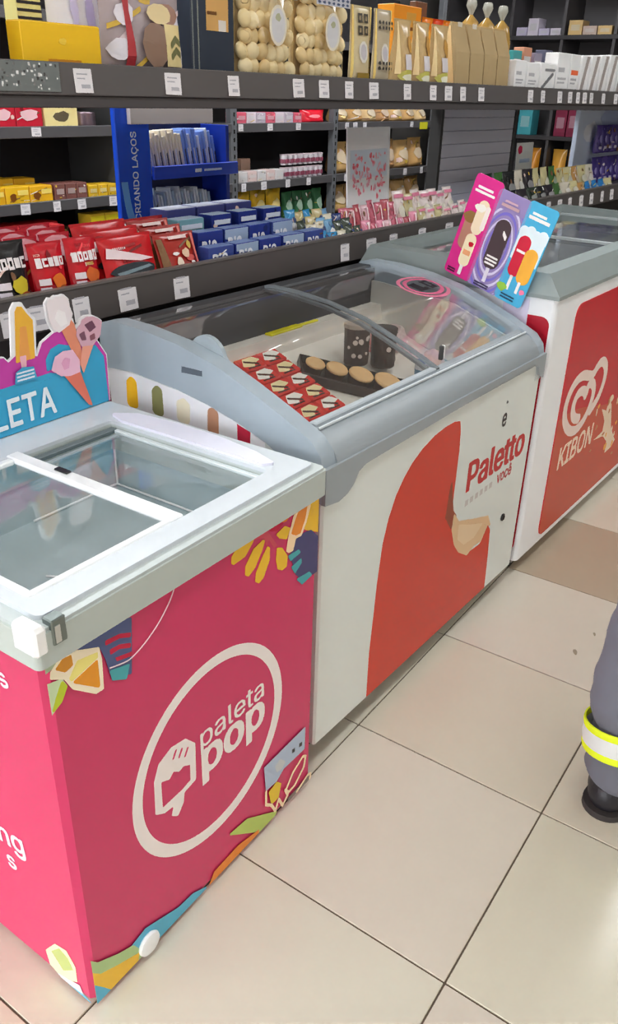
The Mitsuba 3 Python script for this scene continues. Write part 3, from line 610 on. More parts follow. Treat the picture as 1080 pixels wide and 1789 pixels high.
# ------------------------------------------------------------------ far freezer, red with a heart
def far_freezer():
    k = name('chest_freezer'); lab(k, 'red fronted white freezer with a white heart logo and grey lid frame at the right', 'freezer')
    x0, x1, y0, y1, zt = 2.572, 4.45, .936, 1.70, 1.03
    cab = extr(rrect(x0, y0, x1, y1, .018), zt - .06 - .16)
    cab = trimesh.boolean.difference([extr(rrect(x0, y0, x1, y1, .018), zt - .06).apply_translation([0, 0, .06]), bbox((x0 + .06, y0 + .06, .80), (x1 - .06, y1 - .06, 1.2))], engine='manifold')
    MB().add(cab, C(238, 240, 244), 30).build(k + '__cabinet', 'satin')
    MB().box((x0 + .05, y0 + .07, .03), (x1 - .05, y1 - .05, .06), C(34)).build(k + '__base', 'matte')
    for x, y in ((x0 + .06, y0 + .05), (x1 - .06, y0 + .05), (x0 + .06, y1 - .06), (x1 - .06, y1 - .06)):
        c = name(k + '__castor')
        MB().add(trimesh.creation.cylinder(.024, .02, sections=20), C(30), 40, TR(x, y, .024) @ R(90, axis=(1, 0, 0))).build(c, 'satin')
        MB().box((x - .016, y - .017, .024), (x + .016, y - .012, .06), C(215), .001).box((x - .016, y + .012, .024), (x + .016, y + .017, .06), C(215), .001).box((x - .018, y - .018, .055), (x + .018, y + .018, .061), C(200)).build(c + '__fork', 'metal')
    # lid frame: slanted grey ring and flat glass
    o, i_ = (x0 - .008, y0 - .006, x1 + .008, y1 + .006), (x0 + .10, y0 + .115, x1 - .10, y1 - .06)
    ring = trimesh.boolean.difference([trimesh.convex.convex_hull(np.array([(o[a], o[b], z) for a in (0, 2) for b in (1, 3) for z in (zt, zt + .012)] + [(o[0] + .03, o[1] + .055, zt + .075), (o[2] - .03, o[1] + .055, zt + .075), (o[0] + .03, o[3] - .03, zt + .085), (o[2] - .03, o[3] - .03, zt + .085)])), bbox((i_[0], i_[1], .9), (i_[2], i_[3], 1.3))], engine='manifold')
    MB().add(ring, C(140, 150, 150)).build(k + '__lid_frame', 'satin')
    z = zt + .062
    for a, b in ((i_[0], 3.45), (3.43, i_[2])):
        p = name(k + '__sliding_lid')
        MB().box((a, i_[1], z - .006), (a + .022, i_[3], z + .006), C(176, 184, 186), .002).box((b - .022, i_[1], z - .006), (b, i_[3], z + .006), C(176, 184, 186), .002).box((a, i_[1], z - .006), (b, i_[1] + .02, z + .005), C(176, 184, 186), .002).build(p, 'satin')
        MB().add((np.array([[a, i_[1], z], [b, i_[1], z], [b, i_[3], z], [a, i_[3], z]]), np.array([[0, 1, 2], [0, 2, 3]])), C(255)).build(p + '__glass', 'glass')
        z -= .014
    MB().add(trimesh.boolean.difference([bbox((x0 + .061, y0 + .061, .801), (x1 - .061, y1 - .061, 1.0)), bbox((x0 + .067, y0 + .067, .81), (x1 - .067, y1 - .067, 1.2))], engine='manifold'), C(206, 210, 212)).build(k + '__liner', 'satin')
    # front panel
    FM = plane((0, y0, 0), (1, 0, 0), (0, 0, 1))
    panel = rrect(2.760, .085, 4.40, .985, .045)
    MB().add(extr(panel, .003), C(190, 34, 44), 30, FM).build(k + '__front_panel', 'satin')
    # the lower part of the print turns orange-brown
    warm = Polygon([(2.76, .09)] + [(4.4, .09), (4.4, .40)] + [(x, .52 + .05 * math.sin(x * 5)) for x in np.linspace(4.4, 2.757, 30)]).intersection(panel.buffer(-.001))
    MB().add(extr(warm, .0004), C(190, 74, 52), None, FM @ TR(0, 0, .003)).build(k + '__printed_lower_band', 'satin')
    ln = lambda pts, w: LineString([(x / 1000, y / 1000) for x, y in pts]).buffer(w, join_style=1)
    sm = lambda pts: [tuple(p) for p in chaikin(np.array(pts, float))]
    ho = ln(sm([(3115, 510), (3190, 545), (3225, 610), (3215, 665), (3165, 702), (3110, 700), (3062, 664), (3020, 676), (2940, 698), (2860, 682), (2812, 625), (2820, 555), (2883, 494), (2960, 466), (3030, 473), (3090, 512), (3118, 580), (3095, 625), (3040, 645), (3018, 600)]), .020)
    hi = ln(sm([(2985, 512), (2925, 530), (2893, 577), (2915, 625), (2975, 632), (3022, 605)]), .020)
    b = MB().add(extr(unary_union([ho, hi]), .0005), C(236, 214, 206), None, FM @ TR(0, 0, .0034)); b.build(k + '__printed_heart', 'satin')
    t = meshkit.text_mesh('KIBON', .088, .0005, bold=True); e = t.bounds; t.apply_translation([-e[0][0], 0, 0]); t.apply_scale([.36 / (e[1][0] - e[0][0]), 1, 1])
    MB().add(t, C(236, 208, 186), None, FM @ TR(2.84, .345, .0034)).build(k + '__printed_lettering', 'satin')
    sp = mm([(3352, 489), (3392, 463), (3456, 336), (3555, 250), (3523, 227), (3438, 222), (3426, 282), (3359, 326), (3237, 345), (3339, 354), (3338, 402), (3268, 474), (3333, 449)])
    b = MB().add(extr(sp, .0005), C(232, 206, 180), None, FM @ TR(0, 0, .0034))
    rr = np.random.default_rng(5)
    for q in range(22): b.add(extr(blob(rr.uniform(3.2, 3.6), rr.uniform(.18, .5), rr.uniform(.006, .02), rr.uniform(.006, .02), seed=q), .0005), (C(232, 206, 180), C(190, 120, 80), C(222, 150, 60))[q % 3], None, FM @ TR(0, 0, .0036))
    b.build(k + '__printed_splash', 'satin')
    LM = plane((x0, 0, 0), (0, -1, 0), (0, 0, 1))
    MB().add(extr(rrect(-1.66, .10, -.953, .972, .03), .002), C(176, 24, 44), 30, LM).build(k + '__side_panel', 'satin')
    MB().add(extr(sbox(-1.12, .935, -1.03, 1.02), .001), C(226, 218, 240), None, LM @ TR(0, 0, .002)).build(k + '__paper_note', 'satin')


def chaikin(p, n=3):
    for _ in range(n):
        q = np.empty((2 * len(p), 2)); q[0] = p[0]; q[-1] = p[-1]
        q[1:-1:2] = .75 * p[:-1] + .25 * p[1:]; q[2:-1:2] = .25 * p[:-1] + .75 * p[1:]; p = q
    return p


far_freezer()

# ------------------------------------------------------------------ three-panel sign between the white and red freezers
def popsicle_sign():
    k = name('price_sign'); lab(k, 'tilted sign of three joined panels in pink, lilac and blue with printed ice pops', 'sign')
    PX = 2.547
    # in-plane axes: measured corners on x = PX  (y, z)
    TL, TRc, BR, BL = np.array([1.250, 1.384]), np.array([.964, 1.304]), np.array([1.049, .990]), np.array([1.340, 1.079])
    o = np.array([PX, BL[0], BL[1]]); e1 = (BR - BL); wd = np.linalg.norm(e1); e1 /= wd; e2 = np.array([e1[1], -e1[0]]);
    if e2[1] < 0: e2 = -e2
    hg = .5 * (np.dot(TL - BL, e2) + np.dot(TRc - BR, e2)); sh = .5 * (np.dot(TL - BL, e1) + np.dot(TRc - BR, e1))
    u = np.array([0, e1[0], e1[1]]); v = np.array([0, (hg * e2 + sh * e1)[0], (hg * e2 + sh * e1)[1]]); v /= np.linalg.norm(v); H = math.hypot(hg, sh)
    M = np.eye(4); M[:3, 0], M[:3, 1], M[:3, 2], M[:3, 3] = u, v, (-1, 0, 0), o
    W = wd; cut = [0, W * .30, W * .66, W]
    def panel(a, b, dy0, dy1, col, key):
        g = rrect(a + .0005, dy0, b - .0005, H + dy1, .012); MB().add(extr(g, .005), col, None, M).build(k + '__' + key, 'satin'); return g
    A = panel(cut[0], cut[1] + .01, .0, .004, C(222, 40, 140), 'panel'); B = panel(cut[1], cut[2] + .01, .0, -.010, C(150, 132, 186), 'panel_001'); D = panel(cut[2], cut[3], .0, -.004, C(70, 176, 220), 'panel_002')
    def pr(key, items):
        b = MB(); z = .0075 if key == 'printed_ice_pop' else .0051
        for i, (g, col) in enumerate(items): b.add(extr(g, .0004), col, None, M @ TR(0, 0, z + .00015 * i))
        b.build(k + '__' + key, 'satin')
    WHT = C(246, 240, 240); ps = lambda pts: smoothpoly(Polygon(pts), .002)
    pill = lambda x, y0, y1, r: LineString([(x, y0 + r), (x, y1 - r)]).buffer(r, quad_segs=8)
    pr('printed_sundae', [(sbox(.018, H * .885, .075, H * .91), WHT), (sbox(.012, H * .845, .085, H * .87), WHT), (pill(.035, H * .28, H * .60, .022), C(186, 130, 110)), (blob(.03, H * .60, .026, .02, seed=1), C(150, 110, 60)), (pill(.062, H * .46, H * .80, .020), C(246, 226, 196)), (blob(.052, H * .72, .022, .012, seed=2), C(252, 246, 236)), (pill(.058, H * .12, H * .46, .020), C(250, 232, 196)), (pill(.080, H * .52, H * .76, .008), C(250, 236, 230)), (blob(.064, H * .36, .010, .008, seed=3), C(190, 20, 40)), (sbox(.045, H * .24, .072, H * .29), C(240, 170, 120)), (sbox(.052, H * .03, .064, H * .13), WHT), (sbox(.012, H * .05, .04, H * .065), C(70, 10, 50)), (sbox(.012, H * .025, .04, H * .04), C(70, 10, 50))])
    items = []
    cx, cy = (cut[1] + cut[2]) / 2 + .004, H * .44
    for i in range(11):
        r = .028 + .0105 * i
        from shapely.affinity import scale
        ringp = scale(Point(cx, cy).buffer(r), 1, 1.9).difference(scale(Point(cx, cy).buffer(r - .005), 1, 1.9)); wob = ringp.intersection(rrect(cut[1] + .011, .002, cut[2] + .0, H * .80, .006))
        if not wob.is_empty: items.append((wob, C(122, 108, 200) if i % 2 else C(216, 206, 236)))
    pr('printed_stripes', items)
    pr('printed_ice_pop', [(pill(cx, H * .22, H * .72, .028), C(70, 52, 58)), (sbox(cx - .006, H * .08, cx + .007, H * .23), C(226, 220, 236)), (ps([(cx + .004, H * .63), (cx + .022, H * .58), (cx + .022, H * .53), (cx + .006, H * .58)]), WHT), (sbox(cx - .02, H * .33, cx + .021, H * .35), WHT), (sbox(cx - .022, H * .295, cx + .022, H * .315), WHT), (sbox(cx - .02, H * .26, cx + .018, H * .28), WHT), (sbox(cx - .026, H * .875, cx + .02, H * .895), C(206, 170, 190)), (sbox(cx - .034, H * .83, cx + .03, H * .86), C(196, 160, 170)), (sbox(cx - .03, H * .045, cx + .024, H * .06), C(50, 40, 80)), (sbox(cx - .03, H * .02, cx + .024, H * .035), C(50, 40, 80))])
    dx = (cut[2] + cut[3]) / 2
    cloud = unary_union([Point(cut[2] + .018 + .022 * i, H * (.70 + .02 * (i % 2))).buffer(.017) for i in range(5)]).union(sbox(cut[2] + .004, H * .42, cut[3] - .004, H * .70)).intersection(D.buffer(-.001))
    pr('printed_ice_pop_001', [(cloud, C(226, 240, 248)), (sbox(dx - .03, H * .875, dx + .02, H * .90), WHT), (sbox(dx - .038, H * .83, dx + .036, H * .862), WHT), (pill(dx - .018, H * .26, H * .67, .022), C(206, 24, 56)), (sbox(dx - .034, H * .50, dx - .004, H * .525), WHT), (pill(dx + .020, H * .22, H * .58, .023), C(246, 178, 60)), (sbox(dx - .022, H * .12, dx - .012, H * .27), WHT), (sbox(dx + .012, H * .12, dx + .022, H * .24), WHT), (blob(dx - .036, H * .13, .016, .014, seed=4), C(150, 200, 70)), (blob(dx + .036, H * .16, .009, .009, seed=5), C(240, 130, 170)), (sbox(dx - .03, H * .06, dx + .02, H * .075), C(20, 60, 90)), (sbox(dx - .03, H * .03, dx + .02, H * .045), C(20, 60, 90))])


popsicle_sign()

# ------------------------------------------------------------------ middle shelving unit
DK, DK2 = C(74, 70, 70), C(54, 51, 51)
def gondola():
    k = name('shelving_unit'); lab(k, 'long dark grey shop shelving unit behind the freezers with two loaded shelves', 'shelving unit')
    xa, xb = .2, 6.95
    MB().box((xa, 1.80, .0), (xb, 2.16, 1.06), DK2, .004).build(k + '__base_cabinet', 'satin')
    MB().box((xa, 1.745, 1.075), (xb, 2.18, 1.092), DK).build(k + '__shelf_board', 'satin')
    MB().box((xa, 1.728, 1.055), (xb, 1.744, 1.150), C(84, 79, 78), .002).box((xa, 1.724, 1.146), (xb, 1.744, 1.152), C(104, 98, 96)).build(k + '__price_rail', 'satin')
    MB().box((xa, 1.74, 1.622), (xb, 2.18, 1.638), DK).build(k + '__shelf_board_001', 'satin')
    MB().box((xa, 1.722, 1.582), (xb, 1.740, 1.650), C(90, 86, 86), .002).build(k + '__price_rail_001', 'satin')
    MB().box((xa, 1.731, 1.556), (xb, 1.745, 1.582), C(74, 70, 71), .002).build(k + '__rail_underside', 'satin')
    # grey panel closing one bay, made of horizontal boards
    z = 1.092; i = 0
    while z < 1.60:
        MB().box((3.845, 2.11, z), (4.66, 2.14, min(z + .0585, 1.622)), C(196, 196, 210), .002).build(name(k + '__panel_board'), 'matte'); z += .06
    for x in (.24, 3.83, 4.675, 6.9):
        MB().box((x - .012, 2.10, 1.092), (x + .012, 2.16, 2.0 if x in (.24, 6.9) else 1.622), C(60), .002).build(name(k + '__upright'), 'satin')
    # clear sleeve on the upper rail, left
    MB().box((1.13, 1.719, 1.588), (1.325, 1.7215, 1.648), C(150, 158, 160), .001).build(k + '__sleeve', 'metal')
    b = MB(); rr = np.random.default_rng(2)
    for q in range(70):
        x, z = rr.uniform(1.135, 1.32), rr.uniform(1.592, 1.645); b.box((x - rr.uniform(.001, .004), 1.7184, z - rr.uniform(.001, .005)), (x + .002, 1.7189, z + .002), C(rr.choice([70, 205, 225, 120])))
    b.build(k + '__sleeve__crease', 'satin')


gondola()


def tags(xs, y, z0, z1, label, group, w=.026, tilt=-5):
    for i, x in enumerate(xs):
        k = name('price_tag'); lab(k, label, 'price tag', group); ww = w * (1 + .12 * math.sin(i * 2.3)); h = z1 - z0
        M = TR(x, y, z0) @ R(tilt, axis=(1, 0, 0)) @ R(1.6 * math.sin(i * 1.7), axis=(0, 1, 0))
        MB().box((-ww, -.0009, 0), (ww, 0, h), C(228, 224, 228), 0, M).build(k + '__card', 'satin')
        b = MB()
        for q, (a, c, zz, t) in enumerate(((-.7, .5, .72, .06), (-.7, .2, .55, .05), (-.3, .7, .18, .16))): b.box((a * ww, -.0013, zz * h), (c * ww, -.0009, (zz + t) * h), C(176, 174, 182), 0, M)
        b.build(k + '__print', 'satin')


UP_T = [1.391, 1.68, 1.915, 2.212, 2.342, 2.482, 2.632, 2.854, 3.041, 3.162, 3.284, 3.445, 3.942, 4.085, 4.293, 4.426, 4.533, 4.629, 4.727, 4.908, 5.109]
tags(UP_T, 1.7185, 1.588, 1.640, 'white paper price tag on the rail of the upper shelf', 'price tags on the upper shelf rail')
tags([1.117, 1.192, 1.324, 1.481, 1.683, 2.506, 2.682, 2.839, 3.059, 3.291, 3.46], 1.7238, 1.062, 1.140, 'white price tag on the lower rail behind the white freezer', 'price tags on the lower shelf rail', .030)
tags([4.375, 4.528, 4.675, 4.847, 5.008, 5.187, 5.357, 5.55], 1.7238, 1.066, 1.145, 'white price tag on the lower rail above the red freezer', 'price tags on the far lower shelf rail', .028)

# ------------------------------------------------------------------ goods on the upper shelf
ZU = 1.640
def upper_goods():
    W = C(240, 238, 244)
    k = pouch('snack_bag', 'bag of brown snacks with pale folds, leftmost on the upper shelf', 'snack bag', 1.10, 1.245, 1.83, ZU, .24, .07, C(150, 120, 104), [(blob(.2, .35, .7, .10, seed=1), C(226, 214, 204)), (blob(-.1, .18, .8, .07, seed=2), C(96, 66, 52)), (blob(.1, .55, .7, .08, seed=3), C(120, 92, 80)), (blob(.0, .75, .8, .1, seed=5), C(222, 216, 214)), (sbox(-.8, .06, -.1, .16), C(206, 40, 40))], nb=10)
    carton('snack_box', 'small box with black and yellow stripes and a blue band behind the yellow box', 'box', 1.36, 1.43, 1.90, ZU, .20, .05, C(236, 226, 150), [(sbox(0, .50 + .08 * i, 1, .53 + .08 * i), C(40, 36, 40)) for i in range(6)] + [(sbox(0, .28, 1, .42), C(60, 90, 150))])
    pouch('paper_bag', 'white paper bag with faint lilac print behind the yellow box', 'paper bag', 1.445, 1.64, 1.91, ZU, .26, .07, C(246, 244, 250), [(blob(-.3, .5, .12, .18, seed=1), C(214, 206, 240)), (blob(.2, .45, .16, .2, seed=2), C(196, 186, 226)), (blob(.6, .7, .1, .14, seed=3), C(208, 200, 236))], wr=.012, seed=4)
    carton('biscuit_box', 'bright yellow flat box standing at the front of the upper shelf', 'box', 1.262, 1.488, 1.762, ZU, .088, .05, C(238, 190, 30), [(sbox(.30, .06, .72, .18), C(200, 130, 30)), (blob(.5, .6, .05, .08, seed=2), C(244, 206, 70))], yaw=1)
    k = pouch('gift_bag', 'grey gift bag with red, white and mushroom patterned print', 'gift bag', 1.522, 1.80, 1.81, ZU, .26, .08, C(170, 156, 160),
        [(blob(-.72, .18, .22, .10, seed=1), C(226, 222, 232)), (blob(-.6, .48, .2, .10, seed=2), C(220, 214, 224)), (blob(.70, .42, .16, .12, seed=6), C(222, 216, 226)), (blob(.0, .70, .30, .07, seed=3), C(206, 206, 228)), (blob(.78, .15, .12, .12, seed=7), C(222, 216, 226)), (Polygon([(-.62, .0), (-.42, .0), (-.52, .5), (-.40, .95), (-.66, .95), (-.62, .5)]), C(170, 54, 60)), (sbox(-.55, .80, .9, .95), C(196, 80, 84)),
         (blob(.42, .50, .34, .10, seed=4, j=.1), C(160, 120, 104)), (blob(.06, .24, .36, .2, seed=5, j=.08), C(136, 108, 92)), (sbox(.30, .05, .80, .42), C(226, 206, 150)), (blob(.2, .50, .34, .09, seed=8, j=.1), C(222, 200, 152)), (LineString([(.45, .14), (.6, .2), (.75, .16)]).buffer(.03), C(110, 110, 70)), (LineString([(.45, .24), (.6, .3), (.75, .26)]).buffer(.03), C(110, 110, 70)), (blob(-.55, .80, .2, .1, seed=9), C(190, 90, 90))], wr=.01, seed=2, nb=10)
    carton('tall_box', 'tall dark navy box with a tan hanging label', 'box', 1.835, 2.008, 1.80, ZU, .27, .09, C(44, 52, 66), [(sbox(.02, 0, .05, 1), C(110, 116, 116)), (sbox(.14, 0, .17, 1), C(120, 124, 120)), (sbox(.34, .40, .86, 1), C(206, 160, 96)), (sbox(.40, .80, .8, .9), C(180, 130, 70)), (sbox(.62, .40, .8, .50), C(222, 214, 206)), (sbox(.36, .54, .58, .57), C(110, 70, 30))])
    # two clear bags of round biscuits
    bis = trimesh.creation.icosphere(2, 1.0); bis.apply_scale([.0245, .016, .0245])
    tint = [mikit.ply((np.array(bis.vertices), np.array(bis.faces)), 'mat_satin', smooth=True, color=np.tile(C(*c), (len(bis.vertices), 1))) for c in ((226, 204, 154), (216, 190, 138), (232, 214, 170))]
    for n, (x0, x1, lb_) in enumerate(((2.025, 2.285, 'clear bag of round cream biscuits with an oval label, beside the navy box'), (2.300, 2.562, 'clear bag of round cream biscuits with an oval label, beside the narrow gold bags'))):
        k = name('biscuit_bag'); lab(k, lb_, 'biscuit bag'); r = np.random.default_rng(20 + n); w = x1 - x0; cx = (x0 + x1) / 2
        for q in range(6):
            for p in range(6):
                x = x0 + .027 + (w - .054) * (p + (.0 if q % 2 else .35) - .1) / 5.3 + r.uniform(-.004, .004); z = ZU + .026 + .0405 * q + r.uniform(-.003, .003)
                if not x0 + .02 < x < x1 - .02: continue
                d = tint[r.integers(3)]; m = TR(x, 1.80 + r.uniform(-.004, .012), z) @ R(r.uniform(-25, 25), axis=(1, 0, 0)) @ R(r.uniform(-20, 20), axis=(0, 0, 1))
                scene[name(k + '__biscuit')] = {**d, 'to_world': T(m)}
        back = MB().box((x0 + .01, 1.825, ZU + .004), (x1 - .01, 1.845, ZU + .27), C(196, 170, 120), .004); back.build(k + '__inner_fill', 'matte')
        MB().add(pouch_mesh(w, .29, .10, nx=12, nz=14), C(255), True, TR(cx, 1.812, ZU)).build(k + '__film', 'film')
        b = MB(); lz = .135; OM = plane((cx, 1.757, ZU), (1, 0, 0), (0, 0, 1))
        from shapely.affinity import scale
        b.add(extr(scale(Point(0, lz).buffer(1, quad_segs=12), .040, .052), .0008), C(222, 214, 196), None, OM); b.add(extr(scale(Point(0, lz).buffer(1, quad_segs=12), .032, .044), .0004), C(206, 204, 206), None, OM @ TR(0, 0, .0008)); b.add(extr(blob(0, lz + .02, .012, .01, seed=n), .0004), C(170, 170, 140), None, OM @ TR(0, 0, .0013))
        b.build(k + '__oval_label', 'satin')
        b = MB().add(extr(sbox(-.09, .205, .09, .265), .0006), C(186, 186, 196), None, OM)
        for q in range(5):
            for p in range(7): b.add(extr(blob(-.075 + .025 * p, .212 + .0115 * q, .008, .004, seed=q * 7 + p, n=6), .0004), C(70, 80, 110), None, OM @ TR(0, 0, .0006))
        b.build(k + '__printed_band', 'satin')
    # narrow gold bags
    for x0, x1, l in ((2.585, 2.708, 'narrow gold edged clear bag with dark lettering above an oval label'), (2.728, 2.838, 'narrow gold edged bag with two rows of dark print, next to the kraft window bags')):
        first = x0 < 2.6
        pr = [(blob(0, .40, .45, .15, seed=3, j=.04), C(226, 222, 214)), (blob(0, .40, .30, .11, seed=4, j=.04), C(196, 190, 196)), (sbox(-.95, 0, -.82, 1), C(240, 214, 130)), (sbox(.82, 0, .95, 1), C(240, 214, 130))]
        pr += [(sbox(-.5 + .55 * i, .62 + .16 * j, -.1 + .55 * i, .74 + .16 * j).difference(sbox(-.4 + .55 * i, .65 + .16 * j, -.2 + .55 * i, .71 + .16 * j)), C(60, 52, 40)) for i in range(2) for j in range(2)] if first else [(blob(-.6 + .3 * i, .20 + .55 * (j // 2) + .07 * (j % 2), .11, .025, seed=i), C(56, 50, 44)) for i in range(5) for j in range(4)]
        if first: pr.append((sbox(-.6, .03, .6, .12), C(150, 122, 50)))
        pouch('biscuit_bag', l, 'biscuit bag', x0, x1, 1.80, ZU, .225, .04, C(206, 190, 152) if first else C(192, 178, 152), pr, wr=.003)
    # kraft window bags
    for i, (x0, x1) in enumerate(((2.855, 2.965), (2.985, 3.10), (3.12, 3.245))):
        pouch('kraft_bag', 'gold kraft bag with a clear window and a white label', 'kraft bag', x0, x1, 1.795, ZU, .205, .075, C(196, 166, 116), [(blob(0, .12, .8, .10, seed=i, j=.1), C(196, 190, 96)), (blob(.1, .10, .6, .06, seed=i + 4, j=.2), C(240, 238, 214)), (sbox(-.35, .22, .45, .46), C(216, 210, 214)), (Polygon([(-.95, .15), (-.7, .15), (-.75, .95), (-.85, .95)]), C(246, 222, 170)), (blob(.3, .62, .3, .14, seed=i + 8), C(190, 140, 60))], group='kraft window bags on the upper shelf', wr=.012, seed=i)
    # gable-folded kraft bags
    for i in range(4):
        x0 = 3.285 + .126 * i
        k = name('kraft_bag'); lab(k, 'tall plain brown kraft bag right of the window bags', 'kraft bag', 'plain kraft bags on the upper shelf')
        w, h, d = .118, .222, .085
        v = np.array([(0, 0, 0), (w, 0, 0), (w, d, 0), (0, d, 0), (0, .004, h * .55), (w, .004, h * .55), (w, d - .004, h * .55), (0, d - .004, h * .55), (0.004, d * .46, h), (w - .004, d * .46, h), (w - .004, d * .54, h), (0.004, d * .54, h)]) + [x0, 1.765, ZU]
        f = []
        for a in (0, 4):
            for j in range(4): q = [a + j, a + (j + 1) % 4, a + 4 + (j + 1) % 4, a + 4 + j]; f += [[q[0], q[1], q[2]], [q[0], q[2], q[3]]]
        f += [[8, 9, 10], [8, 10, 11], [0, 2, 1], [0, 3, 2]]
        m = trimesh.Trimesh(v, f, process=False).subdivide_to_size(.03); vv = np.array(m.vertices); vv[:, 1] += .006 * (meshkit.fbm(vv * 25 + i, 3) - .5); vv[:, 0] += .004 * (meshkit.fbm(vv * 22 + 9 + i, 2) - .5)
        MB().add((vv, m.faces), C(180, 156, 116)).build(k + '__paper', 'matte')
        b = MB(); b.box((x0 + .006, 1.765 + d * .44, ZU + h - .003), (x0 + w - .006, 1.765 + d * .56, ZU + h + .003), C(190, 160, 110), .001)
        if i < 2: b.box((x0 + .05, 1.765 + d * .40, ZU + h - .012), (x0 + .085, 1.765 + d * .43, ZU + h + .004), C(214, 206, 190))
        b.build(k + '__fold', 'matte')
        if i == 0:
            g = Polygon([(0.002, 0.004), (d - .002, .004), (d * .54, h * .95), (d * .46, h * .95)]); MB().add(extr(g, .0008), C(240, 206, 150), None, plane((x0 - .0005, 1.765 + d, ZU), (0, -1, 0), (0, 0, 1))).build(k + '__gusset', 'satin')
    # goods behind
    carton('snack_box', 'orange box standing behind the kraft window bags', 'box', 3.205, 3.42, 2.02, ZU, .285, .08, C(236, 150, 36), [(sbox(.45, .62, .80, .92), C(214, 160, 70)), (sbox(.5, .7, .7, .74), C(120, 70, 20))])
    for i in range(3): pouch('snack_bag', 'red and orange snack bag behind the kraft bags', 'snack bag', 3.43 + .09 * i, 3.515 + .09 * i, 2.02, ZU, .255, .05, C(220, 70, 30) if i % 2 else C(232, 130, 30), [(blob(0, .6, .6, .2, seed=i), C(240, 170, 60))], group='red and orange snack bags behind the kraft bags', seed=i)
    carton('tall_box', 'dark brown board standing behind the plain kraft bags', 'box', 3.50, 3.60, 2.10, ZU, .32, .03, C(110, 76, 54))
    for i in range(3):
        x = 3.82 + .16 * i; k = name('tied_bag'); lab(k, 'tied clear bag of golden treats behind the kraft bags', 'tied bag', 'tied bags behind the kraft bags')
        MB().add(lathe([(0, 0), (.048, .0), (.052, .05), (.050, .20), (.036, .262), (.012, .285), (.008, .29)], 20), C(178, 140, 72), 50, TR(x, 2.0, ZU)).build(k + '__bag', 'gloss')
        fan = lathe([(.008, .2905), (.012, .30), (.024, .325), (.020, .345), (.014, .35)], 14); v = np.array(fan.vertices); v[:, 0] *= 1 + .3 * np.sin(9 * np.arctan2(v[:, 1], v[:, 0])); MB().add((v, fan.faces), C(186, 186, 176), True, TR(x, 2.0, ZU)).build(k + '__tied_neck', 'gloss')
    # white boxes on the right
    ws = [(3.83, 3.95, .115), (3.965, 4.10, .11), (4.12, 4.29, .115), (4.31, 4.46, .165), (4.475, 4.60, .165), (4.62, 4.74, .165), (4.76, 4.88, .172), (4.90, 5.02, .178), (5.04, 5.16, .186), (5.18, 5.30, .19), (5.32, 5.44, .19), (5.46, 5.58, .19)]
    for i, (a, b_, h) in enumerate(ws):
        r = np.random.default_rng(i); g = C(184, 184, 190)
        pr = [(sbox(.12, .5, .6, .62), g), (sbox(.12, .3, .8, .36), g), (sbox(.12, .2, .7, .25), g)]
        if i == 2: pr = [(LineString([(.2, .1), (.8, .6)]).buffer(.07), C(120, 120, 126)), (LineString([(.3, .75), (.9, .75)]).buffer(.05), C(140, 140, 146))]
        if i == 4: pr = [(sbox(.1, .45, .9, .58), C(232, 110, 70))] + pr[1:]
        if i >= 5: pr = [(Polygon([(.1, 0), (.45, 0), (.9, 1), (.55, 1)]), C(170, 160, 158))]
        carton('white_box', ('low white box with grey print beside the plain kraft bags' if i < 2 else 'white box with a grey slanted mark on the upper shelf' if i == 2 else 'white box with a coral red band on the upper shelf' if i == 4 else 'taller white box left of the red banded one on the upper shelf' if i == 3 else 'slim white box with slanted grey print on the upper shelf'), 'box', a, b_, 1.76, ZU, h, .07, C(242, 242, 244), pr, group='low white boxes on the upper shelf' if i < 2 else 'slim white boxes at the right end' if i >= 5 else None, yaw=float(r.uniform(-2, 2)), top=C(236))
    for i, (x, c) in enumerate(((4.40, (60, 150, 150)), (4.52, (214, 150, 120)), (4.66, (150, 140, 160)), (4.80, (90, 90, 110)))):
        carton('small_carton', ('teal', 'salmon', 'lilac grey', 'slate')[i] + ' small carton standing behind the white boxes on the upper shelf', 'carton', x, x + .10, 2.04, ZU, .18 + .02 * (i % 2), .06, C(*c), [(sbox(.1, .5, .9, .8), C(220, 214, 210))])


upper_goods()

